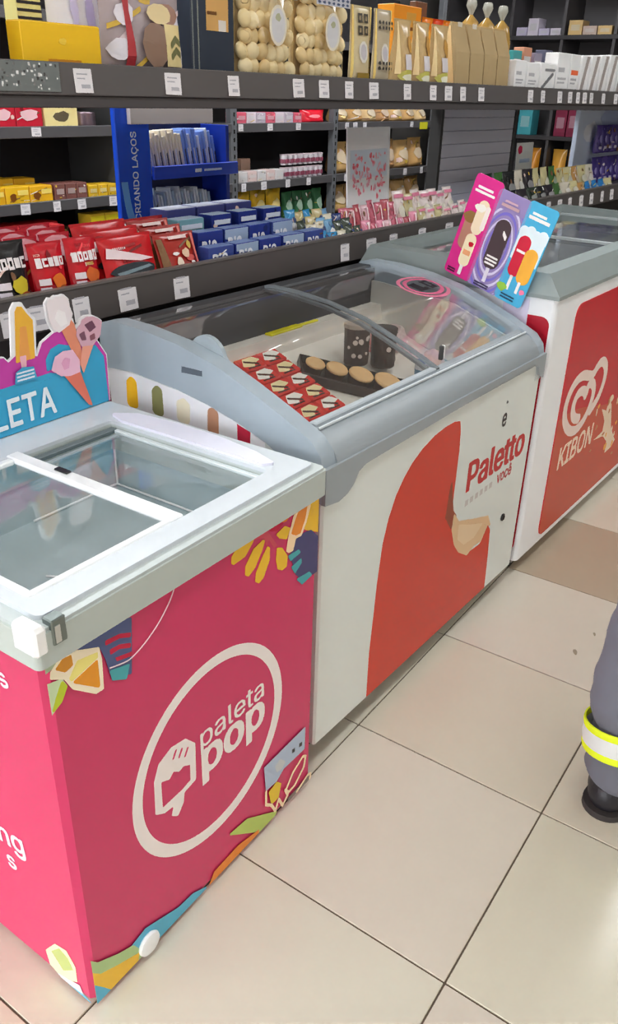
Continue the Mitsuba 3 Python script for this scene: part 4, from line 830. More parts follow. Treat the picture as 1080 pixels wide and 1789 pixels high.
# ------------------------------------------------------------------ goods on the lower shelf
ZL = 1.0935
def lower_goods():
    RED = C(196, 26, 40)
    sw = lambda seed, c, z=.62: (blob(0, z, .82, .09, n=14, j=.12, seed=seed), c)
    # sweets pouches: front row and rows behind
    def sweets(x0, x1, y, z, h, col, acc, lbl, grp, seed):
        pr = [(glyphs(0, .70, 1.7, .17, 5, seed, .86), C(238, 230, 232)), (blob(.22, .40, .45, .12, seed=seed + 1), acc), (blob(.35, .22, .35, .10, seed=seed + 2), C(150, 70, 30)), (blob(.42, .21, .12, .04, seed=seed + 3), C(60, 20, 20)), (sbox(-.86, .36, -.30, .46), C(224, 214, 220)), (sbox(-.86, .24, -.36, .33), C(206, 196, 206)), (blob(-.3, .10, .5, .05, seed=seed + 4), C(214, 206, 214))]
        pouch('sweets_bag', lbl, 'sweets bag', x0, x1, y, z, h, .05, col, pr, group=grp, tilt=-6, seed=seed, nb=7)
    sweets(1.115, 1.225, 1.785, ZL, .172, C(30, 28, 30), C(206, 186, 40), 'black sweets bag with white lettering at the left end of the lower shelf', None, 1)
    sweets(1.232, 1.335, 1.785, ZL, .158, RED, C(224, 110, 30), 'red sweets bag with orange fruit print beside the black one', None, 5)
    sweets(1.343, 1.442, 1.785, ZL, .160, RED, C(206, 96, 36), 'red sweets bag with orange fruit print, next to the flat red packs', None, 9)
    for j in range(3):
        for i in range(3):
            x = 1.118 + .102 * i + .015 * j
            pouch('sweets_bag', 'red sweets bag with pale top band, ' + ('second', 'third', 'fourth')[j] + ' row', 'sweets bag', x, x + .095, 1.855 + .06 * j, ZL, .164 + .004 * j, .045, C(190, 24, 44), [sw(i + j, C(232, 180, 190), .74), sw(i + 9, C(220, 150, 160), .88)], group='red sweets bags, row ' + str(j + 2), tilt=-6, seed=i + 3 * j, nb=3)
    carton('red_box', 'plain red flat box at the back left of the lower shelf', 'box', 1.37, 1.55, 2.06, ZL, .15, .06, C(196, 30, 36))
    # flat red packs with a dark oval
    for i, (dy, dz) in enumerate(((0, 0), (.052, .012), (.104, .024))):
        k = pouch('chocolate_pack', ('flat red chocolate pack with a white swoosh and dark lozenge, leaning at the shelf front' if i == 0 else 'red chocolate pack with a white top edge behind the leaning front pack'), 'chocolate pack', 1.455, 1.648, 1.772 + dy, ZL + dz, .150, .03, C(200, 28, 36), [(Polygon([(-.8, .80), (.9, .52), (.3, .50), (-.9, .62)]), C(238, 216, 220)), (blob(0, .36, .86, .13, n=16, j=.04, seed=2), C(32, 40, 48)), (Polygon([(-.7, .34), (.6, .42), (.75, .38), (-.6, .28)]), C(120, 140, 150)), (Polygon([(-.9, .14), (.6, .20), (.6, .16), (-.9, .1)]), C(240, 190, 196))], group=None if i == 0 else 'red packs behind the leaning pack', tilt=-16, seed=i, nb=6)
    for i, (dy, dz) in enumerate(((0, 0), (.052, .014), (.104, .026))):
        pouch('chocolate_pack', ('red and brown chocolate pack with cream figures printed, right of the lozenge pack' if i == 0 else 'red and brown pack with a white edge behind the figured pack'), 'chocolate pack', 1.660, 1.822, 1.775 + dy, ZL + dz, .135, .03, C(168, 44, 36), [(Polygon([(-.95, .1), (-.6, .1), (-.7, .9), (-.95, .9)]), C(128, 92, 60)), (blob(-.15, .35, .16, .14, seed=1), C(238, 220, 200)), (blob(.25, .55, .2, .1, seed=2), C(226, 190, 160)), (blob(-.1, .15, .3, .06, seed=3), C(240, 232, 224)), (sbox(.72, .05, .85, .95), C(226, 120, 110)), (sbox(-.4, .86, .5, .93), C(232, 210, 206))], group=None if i == 0 else 'red and brown packs behind the figured pack', tilt=-18, seed=5 + i, nb=7)
    for i in range(4): pouch('chocolate_pack', 'white edged red pack lying at the back of the chocolate packs', 'chocolate pack', 1.54 + .09 * i, 1.63 + .09 * i, 1.985 + .005 * i, ZL, .15, .03, C(186, 40, 44), [(sbox(-.9, .70, .9, .92), C(236, 230, 232)), (blob(.1, .5, .5, .1, seed=i), C(150, 24, 30))], group='white edged red packs at the back', tilt=-10, seed=i, nb=5)
    # blue chocolate boxes
    BL = C(30, 48, 130)
    n = 0
    for row, (yy, zz) in enumerate(((1.758, ZL), (1.83, ZL))):
        for i in range(5 - row):
            x0 = 1.835 + .118 * i + .03 * row
            t = ('BiS', .12, .22, .55, .60, C(232, 234, 244))
            pr = [(Polygon([(0, .75), (1, .60), (1, 1), (0, 1)]), C(150, 170, 200)) if i % 2 else (Polygon([(.6, 0), (1, 0), (1, .5), (.85, .6)]), C(190, 200, 220)), (blob(.86, .3, .08, .2, seed=i), C(200, 206, 214))]
            hh = .085 if row == 0 else .118
            carton('chocolate_box', ('dark blue lettered chocolate box, front row of lower shelf' if row == 0 else 'dark blue lettered chocolate box, second row of lower shelf'), 'chocolate box', x0, x0 + .110, yy, zz, hh, .05, BL if (i + row) % 4 else C(52, 70, 140), pr, group='blue chocolate boxes, front row' if row == 0 else 'blue chocolate boxes, second row', yaw=float(rng.uniform(-2, 2)), text=t, nb=5, top=C(120, 140, 190))
    for i in range(4):
        carton('chocolate_box', ('teal chocolate box on the blue boxes beside the red packs' if i == 0 else 'navy blue wide chocolate box behind the lettered boxes'), 'chocolate box', 1.855 + (0 if i == 0 else .02) + .13 * i, 1.97 + .13 * i, 1.905, ZL, .148 if i == 0 else .150, .06, C(110, 156, 170) if i == 0 else C(26, 42, 120), [(blob(.5, .55, .35, .2, seed=i), C(180, 200, 216) if i == 0 else C(150, 165, 210)), (sbox(.1, .8, .9, .9), C(206, 214, 230))], group=None if i == 0 else 'navy wide chocolate boxes', nb=6, top=C(170, 186, 206))
    for i in range(3): carton('chocolate_box', 'flat blue and white box at the rear of the blue boxes', 'chocolate box', 1.90 + .14 * i, 2.03 + .14 * i, 2.0, ZL, .165, .08, C(60, 64, 120), [(sbox(0, .6, 1, .8), C(210, 210, 226))], group='flat blue and white boxes', nb=5, top=C(196, 200, 216))
    # wafers and biscuits, heaped small packs
    cols = [((60, 150, 206), (236, 240, 244)), ((40, 60, 120), (226, 228, 236)), ((232, 226, 206), (90, 130, 190)), ((206, 190, 140), (240, 236, 220)), ((120, 170, 210), (240, 240, 240)), ((70, 80, 70), (214, 206, 160))]
    r = np.random.default_rng(11)
    for q in range(20):
        i, j = q % 10, q // 10; a, b_ = cols[r.integers(6)]
        x = 2.44 + .030 * i + .03 * j; w = .10
        x = 2.425 + .0545 * (i % 5) * 1.0 + .01 * j; yy = 1.775 + .05 * (i // 5) + .10 * j; h = .066 + .022 * (i // 5) + .03 * j
        pouch('wafer_pack', 'small wafer pack with a ' + {(60, 150, 206): 'sky blue', (40, 60, 120): 'navy', (232, 226, 206): 'cream', (206, 190, 140): 'tan', (120, 170, 210): 'pale blue', (70, 80, 70): 'dark olive'}[a] + ' wrapper left of the pink packs', 'wafer pack', x, x + .052, yy, ZL, h + r.uniform(-.008, .008), .04, C(*a), [(blob(0, .45, .7, .2, seed=q), C(*b_)), (blob(.3, .7, .4, .08, seed=q + 1), C(40, 60, 110))], group='wafer packs in the heap, ' + str(a[0]), tilt=-14, yaw=float(r.uniform(-14, 14)), seed=q, nb=6)
    k = name('biscuit_roll'); lab(k, 'round golden wrapped biscuit pack standing out above the wafer packs', 'biscuit pack')
    m = trimesh.creation.icosphere(3, 1.0); v = np.array(m.vertices) * (1 + .1 * (meshkit.fbm(np.array(m.vertices) * 3, 3) - .5))[:, None] * [.055, .035, .050]
    MB().add((v, m.faces), C(196, 164, 96), True, TR(2.66, 2.035, ZL + .0495)).build(k, 'gloss')
    # pink packs (clear candy) and pink/white packs
    for q in range(16):
        i, j = q % 8, q // 8; x = 2.705 + .05 * i
        c = ((232, 150, 176), (206, 110, 130), (236, 196, 206), (190, 92, 104))[r.integers(4)]
        pouch('candy_pack', 'pink striped candy pack in the heap in front of the white card' , 'candy pack', x, x + .048, 1.775 + .10 * j, ZL, .075 + .045 * j + r.uniform(-.01, .01), .035, C(*c), [(Polygon([(-.8, .1), (-.5, .1), (.6, .9), (.2, .9)]), C(246, 220, 226)), (Polygon([(.0, .1), (.3, .1), (.9, .6), (.8, .8)]), C(176, 60, 90))], group='pink candy packs before the white card', tilt=-15, yaw=float(r.uniform(-12, 12)), seed=q, nb=6)
    for q in range(14):
        i, j = q % 7, q // 7; x = 3.115 + .072 * i
        c = ((238, 226, 224), (226, 180, 196), (232, 214, 206), (206, 196, 150))[r.integers(4)]
        pouch('candy_pack', 'white and pink twist pack heaped before the grey panel', 'candy pack', x, x + .07, 1.775 + .11 * j, ZL, .085 + .05 * j + r.uniform(-.012, .014), .04, C(*c), [(blob(-.1, .4, .6, .18, seed=q), C(236, 232, 216)), (blob(.4, .3, .14, .1, seed=q + 2), C(60, 40, 50)), (sbox(-.9, .8, .9, .9), C(222, 130, 160))], group='white and pink twist packs', tilt=-14, yaw=float(r.uniform(-10, 10)), seed=q, nb=6)
    for i in range(3):
        k = name('card_holder') if False else None
    # white display card
    k = name('display_card'); lab(k, 'tall white printed card with a pink lace pattern standing among the pink candy packs', 'display card')
    M = TR(2.985, 2.055, ZL + .0025, 1) @ R(-3, axis=(1, 0, 0)); FMc = M @ plane((0, 0, 0), (1, 0, 0), (0, 0, 1))
    MB().add(extr(rrect(0, 0, .335, .385, .004), .006), C(250, 250, 252), None, FMc).build(k + '__card', 'satin')
    MB().add(bbox((.05, .0, 0), (.28, .07, .02), .003), C(220, 222, 228), None, M).build(k + '__foot', 'satin')
    b = MB(); rr = np.random.default_rng(8)
    b.add(extr(sbox(.02, .19, .315, .30), .0003), C(226, 234, 246), None, FMc @ TR(0, 0, .006))
    for q in range(90):
        x, z = rr.uniform(.04, .30), .20 + .045 * rr.normal(); b.add(extr(blob(x, np.clip(z, .11, .28), rr.uniform(.004, .010), rr.uniform(.004, .014), seed=q, n=7), .0004), (C(236, 150, 166), C(226, 110, 128), C(240, 190, 204))[q % 3], None, FMc @ TR(0, 0, .0064))
    b.add(extr(Polygon([(.03, .06), (.30, .05), (.31, .08), (.17, .10), (.03, .09)]), .0003), C(246, 246, 248), None, FMc @ TR(0, 0, .0062)); b.build(k + '__print', 'satin')
    # right-hand lower shelf goods
    cs = [((30, 32, 34), 'black'), ((36, 50, 40), 'dark green'), ((44, 40, 46), 'charcoal'), ((70, 110, 60), 'green'), ((206, 196, 150), 'cream'), ((196, 150, 90), 'tan'), ((214, 206, 190), 'pale'), ((50, 130, 200), 'bright blue')]
    for q in range(26):
        i, j = q % 13, q // 13; x = 3.98 + .115 * i
        o = [0, 2, 1, 0, 2, 3, 6, 4, 5, 7, 7, 7, 4][i] if j == 0 else [1, 3, 0, 6, 2, 4, 4, 3, 4, 4, 5, 4, 6][i]
        c, nm = cs[o]
        pouch('snack_pack', nm + ' snack pack on the shelf above the red freezer' + (', front row' if j == 0 else ', second row'), 'snack pack', x, x + .108, 1.775 + .12 * j, ZL, (.10 if i < 8 else .085) + .07 * j, .05, C(*c), [(blob(0, .5, .6, .16, seed=q), C(*(np.array(c) * .4 + 130))), (blob(.2, .25, .4, .1, seed=q + 3), C(150, 170, 110))], group=f'{nm} snack packs, ' + ('front' if j == 0 else 'second') + ' row', tilt=-12, yaw=float(r.uniform(-10, 10)), seed=q, nb=6)
    k = name('display_card'); lab(k, 'small white card with a green picture and a red heart above, beside the grey panel', 'display card')
    M = TR(4.70, 2.08, ZL + .002) @ R(-3, axis=(1, 0, 0)); FMc = M @ plane((0, 0, 0), (1, 0, 0), (0, 0, 1))
    MB().add(extr(rrect(0, 0, .22, .285, .004), .006), C(234, 238, 240), None, FMc).build(k + '__card', 'satin')
    MB().add(extr(blob(.11, .09, .06, .03, seed=1), .0004), C(170, 206, 160), None, FMc @ TR(0, 0, .006)).add(extr(sbox(.04, .18, .18, .20), .0004), C(190, 210, 236), None, FMc @ TR(0, 0, .006)).add(extr(blob(.04, .25, .03, .022, seed=3, j=.1), .0004), C(206, 50, 90), None, FMc @ TR(0, 0, .006)).build(k + '__print', 'satin')
    # pale blue board with purple bags hung on it
    k = name('display_board'); lab(k, 'pale blue display board standing at the right end of the lower shelf', 'display board')
    MB().box((5.62, 2.10, ZL), (6.62, 2.13, 1.60), C(206, 218, 240), .003).build(k + '__board', 'satin')
    FMc = plane((0, 2.10, 0), (1, 0, 0), (0, 0, 1))
    MB().add(extr(blob(6.25, 1.50, .22, .09, seed=1), .0004), C(176, 190, 226), None, FMc).add(extr(blob(5.85, 1.42, .12, .06, seed=2), .0004), C(236, 240, 250), None, FMc).build(k + '__print', 'satin')
    for i in range(7):
        for j in range(2):
            x = 5.86 + .10 * i; pouch('hanging_bag', 'purple foil bag hung on the pale blue display board', 'foil bag', x, x + .094, 2.06, 1.29 - .18 * j if j == 0 else ZL + .002, .17, .045, C(70, 56, 130) if (i + j) % 3 else C(92, 76, 150), [(blob(0, .5, .5, .14, seed=i + j), C(150, 140, 200)), (sbox(-.6, .15, .6, .25), C(206, 200, 226))], group='purple foil bags on the display board', seed=i + 7 * j, nb=5)


lower_goods()

# ------------------------------------------------------------------ blue floor display behind the shelving
def blue_display():
    k = name('floor_display'); lab(k, 'tall bright blue cardboard display with vertical white lettering behind the middle shelf', 'display stand')
    BL = C(24, 74, 200); y = 2.42
    MB().box((2.075, y, 0), (2.235, y + .022, 1.70), BL, .003).build(k + '__column', 'satin')
    MB().box((2.245, y + .145, 0), (2.66, y + .165, 1.48), C(16, 30, 80)).build(k + '__back_panel', 'satin')
    MB().box((2.645, y + .004, 0), (2.665, y + .144, 1.48), C(18, 44, 140), .002).build(k + '__side_panel', 'satin')
    for z in (1.115, 1.300):
        s = name(k + '__tray')
        MB().box((2.236, y + .0, z), (2.644, y + .144, z + .012), C(16, 40, 130)).box((2.236, y - .012, z), (2.70, y + .002, z + .046), C(28, 66, 190), .002).build(s, 'satin')
        t = meshkit.text_mesh('criado', .012, .0004, bold=True)
        MB().box((2.45, y - .0126, z + .017), (2.485, y - .012, z + .030), C(220, 226, 244)).box((2.50, y - .0126, z + .019), (2.60, y - .012, z + .027), C(190, 204, 240)).build(s + '__print', 'satin')
    MB().box((2.236, y, 0), (2.644, y + .144, 1.08), C(20, 52, 160), .003).build(k + '__lower_box', 'satin')
    MB().box((2.13, y - .02, 1.488), (2.55, y + .0, 1.70), C(200, 194, 196), .002).build(k + '__header_card', 'satin')
    b = MB(); t = meshkit.text_mesh('CRIANDO LAÇOS', .026, .0005, bold=True); e = t.bounds; t.apply_translation([-e[0][0], 0, 0]); t.apply_scale([.300 / (e[1][0] - e[0][0]), 1, 1])
    b.add(t, C(226, 232, 248), None, plane((2.168, y, 1.165), (1, 0, 0), (0, 0, 1)) @ R(90)); b.build(k + '__lettering', 'satin')
    curve = Polygon(chaikin(np.array([(2.085, 1.30), (2.10, 1.18), (2.13, 1.13), (2.185, 1.125), (2.17, 1.15), (2.14, 1.17), (2.125, 1.22), (2.115, 1.30)]), 2)); MB().add(extr(curve, .0005), C(110, 170, 236), None, plane((0, y, 0), (1, 0, 0), (0, 0, 1))).build(k + '__printed_ribbon', 'satin')
    r = np.random.default_rng(4)
    for z, n, cc in ((1.3125, 24, 0), (1.1275, 22, 1)):
        for i in range(n):
            x = 2.262 + .0165 * i; a = -11; h = r.uniform(.125, .160) if cc == 0 else r.uniform(.10, .14)
            if cc == 0: c = (240, 230, 208) if i < 13 else (120, 150, 220) if i % 3 else (226, 232, 246)
            else: c = (230, 238, 246) if i % 3 else (170, 190, 214)
            kk = name('chocolate_bar'); lab(kk, ('cream wrapped chocolate bar' if cc == 0 and i < 13 else 'blue wrapped chocolate bar' if cc == 0 else 'silver blue wrapped chocolate bar') + (' in the upper' if cc == 0 else ' in the lower') + ' tray of the blue display', 'chocolate bar', ('cream bars' if cc == 0 and i < 13 else 'blue bars' if cc == 0 else 'silver bars') + ' in the blue display')
            M = TR(x, y + .05, z + .0012) @ R(a, axis=(0, 1, 0)) @ R(18)
            MB().add(bbox((-.0055, 0, 0), (.0055, .06, h), .0015), C(*c), None, M).build(kk + '__wrapper', 'satin')
            MB().add(bbox((-.0045, -.0006, h * .15), (.0045, 0, h * .55)), C(60, 60, 80) if i % 2 else C(236, 236, 240), None, M).build(kk + '__print', 'satin')


blue_display()

# ------------------------------------------------------------------ rear shelving unit along the back
def rear_unit():
    k = name('shelving_unit'); lab(k, 'dark shelving unit at the rear seen between the two middle shelves', 'shelving unit'); y = 3.5
    xa, xb = .9, 6.3
    MB().box((xa, 3.92, 0), (xb, 3.96, 2.25), C(44, 42, 44)).build(k + '__back_panel', 'matte')
    MB().box((xa, y + .02, 0), (xb, 3.92, .20), C(48)).build(k + '__plinth', 'matte')
    ups = (xa + .02, 3.05, 3.90, 4.92, 6.28)
    for i, z in enumerate((.55, .845, 1.105, 1.430, 1.90)):
        for j in range(4):
            a, b_ = ups[j] + .028, ups[j + 1] - .028
            s = name(k + '__shelf'); MB().box((a, y + .02, z - .02), (b_, 3.92, z - .002), C(60, 58, 60)).box((a, y, z - .045), (b_, y + .02, z + .004), C(78, 76, 78), .002).build(s, 'satin')
    for j, x in enumerate(ups):
        u = name(k + '__upright'); MB().box((x - .026, y + .005, 0), (x + .026, 3.92 if j == 1 else y + .05, 2.25), C(96, 98, 102) if j > 1 else C(62), .003).build(u, 'satin')
        b = MB()
        for q in range(40): b.box((x - .006, y + .004, .3 + .045 * q), (x + .006, y + .0052, .322 + .045 * q), C(20))
        b.build(u + '__slots', 'matte')
    def row(stem, lb_, cat, grp, x0, x1, n, z, h, d, cols, yy=y + .03, kind='carton', prints=None, gap=.004):
        w = (x1 - x0) / n
        for i in range(n):
            c = cols[i % len(cols)]; p = prints(i) if prints else [(sbox(.15, .35, .85, .7), C(*(np.array(c) * .5 + 110)))]
            if kind == 'carton': carton(stem, lb_, cat, x0 + w * i, x0 + w * (i + 1) - gap, yy, z, h * (1 + .03 * math.sin(3 * i)), d, C(*c), p, group=grp, nb=4)
            else: pouch(stem, lb_, cat, x0 + w * i, x0 + w * (i + 1) - gap, yy + d / 2, z, h * (1 + .06 * math.sin(3 * i)), d, C(*c), [(blob(0, .5, .6, .2, seed=i), C(*(np.array(c) * .5 + 110)))], group=grp, seed=i, nb=6)
    zt = 1.4305
    row('red_carton', 'red carton with pale print on the top rear shelf at the left', 'carton', 'red cartons on the top rear shelf', 2.02, 2.60, 4, zt, .115, .10, [(186, 28, 48)], prints=lambda i: [(blob(.5, .45, .36, .2, seed=i), C(232, 190, 196))])
    carton('cream_carton', 'cream carton with a dark picture on the top rear shelf beside the red cartons', 'carton', 2.61, 2.80, y + .03, zt, .11, .1, C(232, 214, 150), [(blob(.5, .4, .25, .2, seed=2), C(90, 80, 60))])
    k2 = name('round_tin'); lab(k2, 'round patterned tin near the end of the top rear shelf', 'tin'); MB().add(lathe([(0, 0), (.06, 0), (.062, .004), (.062, .055), (.058, .06), (0, .06)]), C(150, 130, 140), 40, TR(2.885, y + .10, zt)).add(lathe([(0, .0605), (.04, .0605), (.04, .062), (0, .062)]), C(206, 196, 200), 40, TR(2.885, y + .1, zt)).build(k2, 'metal')
    zm = 1.1055
    for q in range(2): row('snack_box', ('yellow and orange snack box on the middle rear shelf' if q == 0 else 'yellow snack box stacked in the back row of the middle rear shelf'), 'snack box', ('yellow snack boxes, front row' if q == 0 else 'yellow snack boxes, back row'), 1.95 + .05 * q, 2.61, 5, zm, .072 if q == 0 else .095, .10, [(226, 170, 30), (232, 182, 36)], yy=y + .03 + .13 * q, prints=lambda i: [(blob(.3, .4, .14, .25, seed=i), C(120, 66, 20)), (sbox(.5, .5, .95, .8), C(244, 216, 110))])
    row('snack_box', 'brown and mauve snack box on the middle rear shelf', 'snack box', 'brown snack boxes on the rear shelf', 2.62, 2.82, 3, zm, .072, .12, [(120, 76, 70)])
    row('snack_box', 'small yellow box near the end of the middle rear shelf', 'snack box', 'small yellow boxes near the shelf end', 2.825, 3.015, 3, zm, .055, .10, [(214, 172, 40)])
    zb = .8455
    row('yellow_carton', 'yellow carton with white picture left of the blue display', 'carton', 'yellow cartons on the low rear shelf', 2.82, 3.012, 2, zb, .175, .10, [(216, 176, 50)], prints=lambda i: [(blob(.5, .3, .3, .2, seed=i), C(226, 206, 160)), (sbox(.0, .75, 1, .95), C(226, 206, 40))])
    row('red_carton', 'red carton on the low rear shelf behind the sweets bags', 'carton', 'red cartons on the low rear shelf', 2.0, 2.62, 3, zb, .165, .12, [(180, 30, 36)])
    row('dark_pack', 'dark brown pack on the low rear shelf', 'pack', 'dark packs on the low rear shelf', 2.63, 2.81, 2, zb, .13, .10, [(60, 40, 30)], kind='pouch')
    # middle bay
    row('pink_pack', 'pink and white pack on the top rear shelf', 'pack', 'pink and white packs on the top rear shelf', 3.95, 4.58, 7, zt, .06, .09, [(206, 90, 110), (226, 210, 220), (190, 176, 190)])
    pouch('red_pouch', 'bright red pouch at the bay end of the top rear shelf', 'pouch', 4.60, 4.86, y + .07, zt, .075, .08, C(206, 24, 44), [(blob(0, .5, .5, .15, seed=1), C(236, 120, 130))])
    for i in range(8):
        for j in range(2):
            kk = name('yogurt_cup'); lab(kk, 'small white cup on the rear shelf, ' + ('lower', 'upper')[j] + ' tier of the stack', 'cup', 'stacked white cups, ' + ('lower', 'upper')[j] + ' tier')
            x = 4.44 + .055 * i; z = zm + .078 * j
            MB().add(lathe([(0, 0), (.021, 0), (.026, .058), (0, .058)], 14), C(228, 222, 228), 40, TR(x, y + .07, z)).build(kk + '__cup', 'satin')
            MB().add(lathe([(0, .0582), (.027, .0582), (.027, .064), (0, .066)], 14), C(206, 190, 196), 40, TR(x, y + .07, z)).build(kk + '__lid', 'satin')
            b = MB()
            for q in range(12):
                a = q * 30 * math.pi / 180; b.box((-.0115, -.001, .012), (.0115, .001, .036), C(140, 70, 90), 0, TR(x + .0238 * math.cos(a), y + .07 + .0238 * math.sin(a), z) @ R(q * 30 + 90)) if q % 2 else None
            b.build(kk + '__label_band', 'satin')
    row('white_pack', 'low white pack on the middle rear shelf left of the cups', 'pack', 'low white packs on the middle rear shelf', 3.96, 4.40, 5, zm, .06, .08, [(222, 216, 216), (226, 200, 196)])
    carton('red_box', 'tan leaning box with a red base left of the stacked cups', 'box', 4.13, 4.22, y + .16, zm, .12, .06, C(196, 160, 140), [(sbox(0, 0, 1, .3), C(200, 36, 44))])
    row('yellow_bag', 'yellow and green snack bag on the low rear shelf', 'snack bag', 'yellow and green bags on the low rear shelf', 3.955, 4.41, 3, zb, .215, .08, [(222, 178, 40)], kind='pouch')
    row('green_bag', 'dark green and white bag on the low rear shelf', 'snack bag', 'green bags on the low rear shelf', 4.42, 4.86, 4, zb, .175, .08, [(50, 100, 64)], kind='pouch')
    # bread bay
    for zz, h, n in ((zt, .12, 7), (zm, .20, 6), (zb, .18, 6)):
        row('bread_bag', {zt: 'bagged brown roll loaf on the top rear shelf behind the white card', zm: 'bagged golden loaf on the middle rear shelf behind the white card', zb: 'bagged loaf on the low rear shelf behind the white card'}[zz], 'bread', {zt: 'top', zm: 'middle', zb: 'low'}[zz] + ' row of bread bags', 4.97, 6.22, n, zz, h, .14, [(206, 166, 108), (190, 148, 92), (214, 182, 132), (170, 126, 80)], kind='pouch')
    row('green_pouch', 'small green pouch at the left of the top bread shelf', 'pouch', 'green pouches on the bread shelf', 4.955, 4.965 + .001, 1, zt, .001, .001, [(150, 170, 110)]) if False else None
    tags([2.10, 2.42, 2.60, 2.75, 2.95, 3.97, 4.16, 4.40, 4.62, 5.06, 5.17, 5.30, 5.85, 6.1], y - .0015, 1.092 - .034, 1.105, 'small white price tag on the middle shelf of the rear unit', 'price tags on the middle rear shelf', .024, 0)
    tags([2.30, 2.53, 3.95, 4.22, 4.50, 5.04, 5.14, 5.26, 5.9], y - .0015, 1.392, 1.430, 'small white price tag on the top shelf of the rear unit', 'price tags on the top rear shelf', .024, 0)
    k3 = name('price_tag'); lab(k3, 'yellow price tag on the top rear shelf above the bread', 'price tag'); MB().box((6.02, y - .0025, 1.375), (6.14, y - .0012, 1.425), C(222, 216, 50)).build(k3, 'satin')


rear_unit()

# ------------------------------------------------------------------ shelving on the far right wall
def far_unit():
    k = name('shelving_unit'); lab(k, 'dark shelving unit on the far right wall with small boxes on it', 'shelving unit'); x = 7.0
    ya, yb = .6, 3.9
    MB().box((7.36, ya, 0), (7.39, yb, 2.7), C(86, 84, 86)).build(k + '__back_panel', 'matte')
    for z in (.62, 1.0, 1.337, 1.70, 2.05, 2.42):
        MB().box((x, ya, z - .03), (7.36, yb, z), C(52, 50, 52), .002).build(name(k + '__shelf'), 'satin')
    for y in (ya + .01, 1.55, 2.45, 2.86, 3.30, yb - .01):
        MB().box((x + .005, y - .012, 0), (7.36, y + .012, 2.7), C(66, 64, 66)).build(name(k + '__divider'), 'satin')
    def row(stem, lb_, cat, grp, y0, y1, n, z, hs, cols):
        w = (y1 - y0) / n
        for i in range(n):
            kk = name(stem); lab(kk, lb_, cat, grp); c = cols[i % len(cols)]; h = hs[i % len(hs)]
            MB().box((x + .02, y0 + w * i + .004, z + .0005), (x + .16, y0 + w * (i + 1) - .004, z + h), C(*c), .002).build(kk + '__box', 'satin')
            MB().box((x + .0193, y0 + w * i + w * .2, z + h * .3), (x + .0199, y0 + w * i + w * .8, z + h * .7), C(*(np.array(c) * .5 + 90))).build(kk + '__print', 'satin')
    row('medicine_box', 'small white and lilac box on the far wall shelf, left section', 'box', 'white and lilac boxes on the far wall', 2.88, 3.26, 4, 2.05, (.05, .05, .12, .06), [(200, 192, 206), (180, 172, 196)])
    row('tea_box', 'small ochre box on the far wall shelf, middle section', 'box', 'ochre boxes on the far wall', 2.48, 2.83, 3, 2.05, (.06, .06, .10), [(190, 160, 110), (170, 150, 140)])
    row('tea_box', 'low orange brown box on the far wall shelf, right section', 'box', 'orange brown boxes on the far wall', 1.6, 2.42, 7, 2.05, (.075,), [(196, 142, 92), (206, 160, 104)])
    row('jar_box', 'dark small box on the shelf below the orange brown boxes', 'box', 'dark boxes on the far wall', 1.6, 2.42, 7, 1.70, (.12, .14), [(70, 70, 78), (92, 88, 92)])
    row('tea_box', 'dark grey box on the middle far wall shelf', 'box', 'dark grey boxes on the far wall', 2.5, 2.84, 3, 1.70, (.14, .12), [(76, 74, 80)])
    row('teal_carton', 'teal carton on the far wall beside the grey panel', 'carton', 'teal cartons on the far wall', 3.02, 3.27, 2, 1.337, (.20, .14), [(60, 140, 150), (40, 110, 130)])
    row('crimson_carton', 'crimson carton with a white figure on the far wall shelf', 'carton', 'crimson cartons on the far wall', 2.62, 2.83, 2, 1.337, (.22, .2), [(110, 30, 56)])
    row('cream_carton', 'beige carton with a yellow patch on the far wall shelf', 'carton', 'beige cartons on the far wall', 2.48, 2.6, 1, 1.337, (.21,), [(190, 176, 170)])
    for i, (yy, c) in enumerate(((3.0, (200, 130, 40)), (2.77, (206, 150, 60)), (2.635, (190, 140, 70)), (2.52, (40, 70, 150)))):
        kk = name('snack_bag'); lab(kk, ('large orange', 'large golden', 'tan', 'tall blue')[i] + ' snack bag on the lower far wall shelf', 'snack bag')
        MB().add(pouch_mesh(.12 if i < 3 else .08, .24, .09), C(*c), True, TR(x + .10, yy, 1.0005, -90)).build(kk, 'gloss')


far_unit()

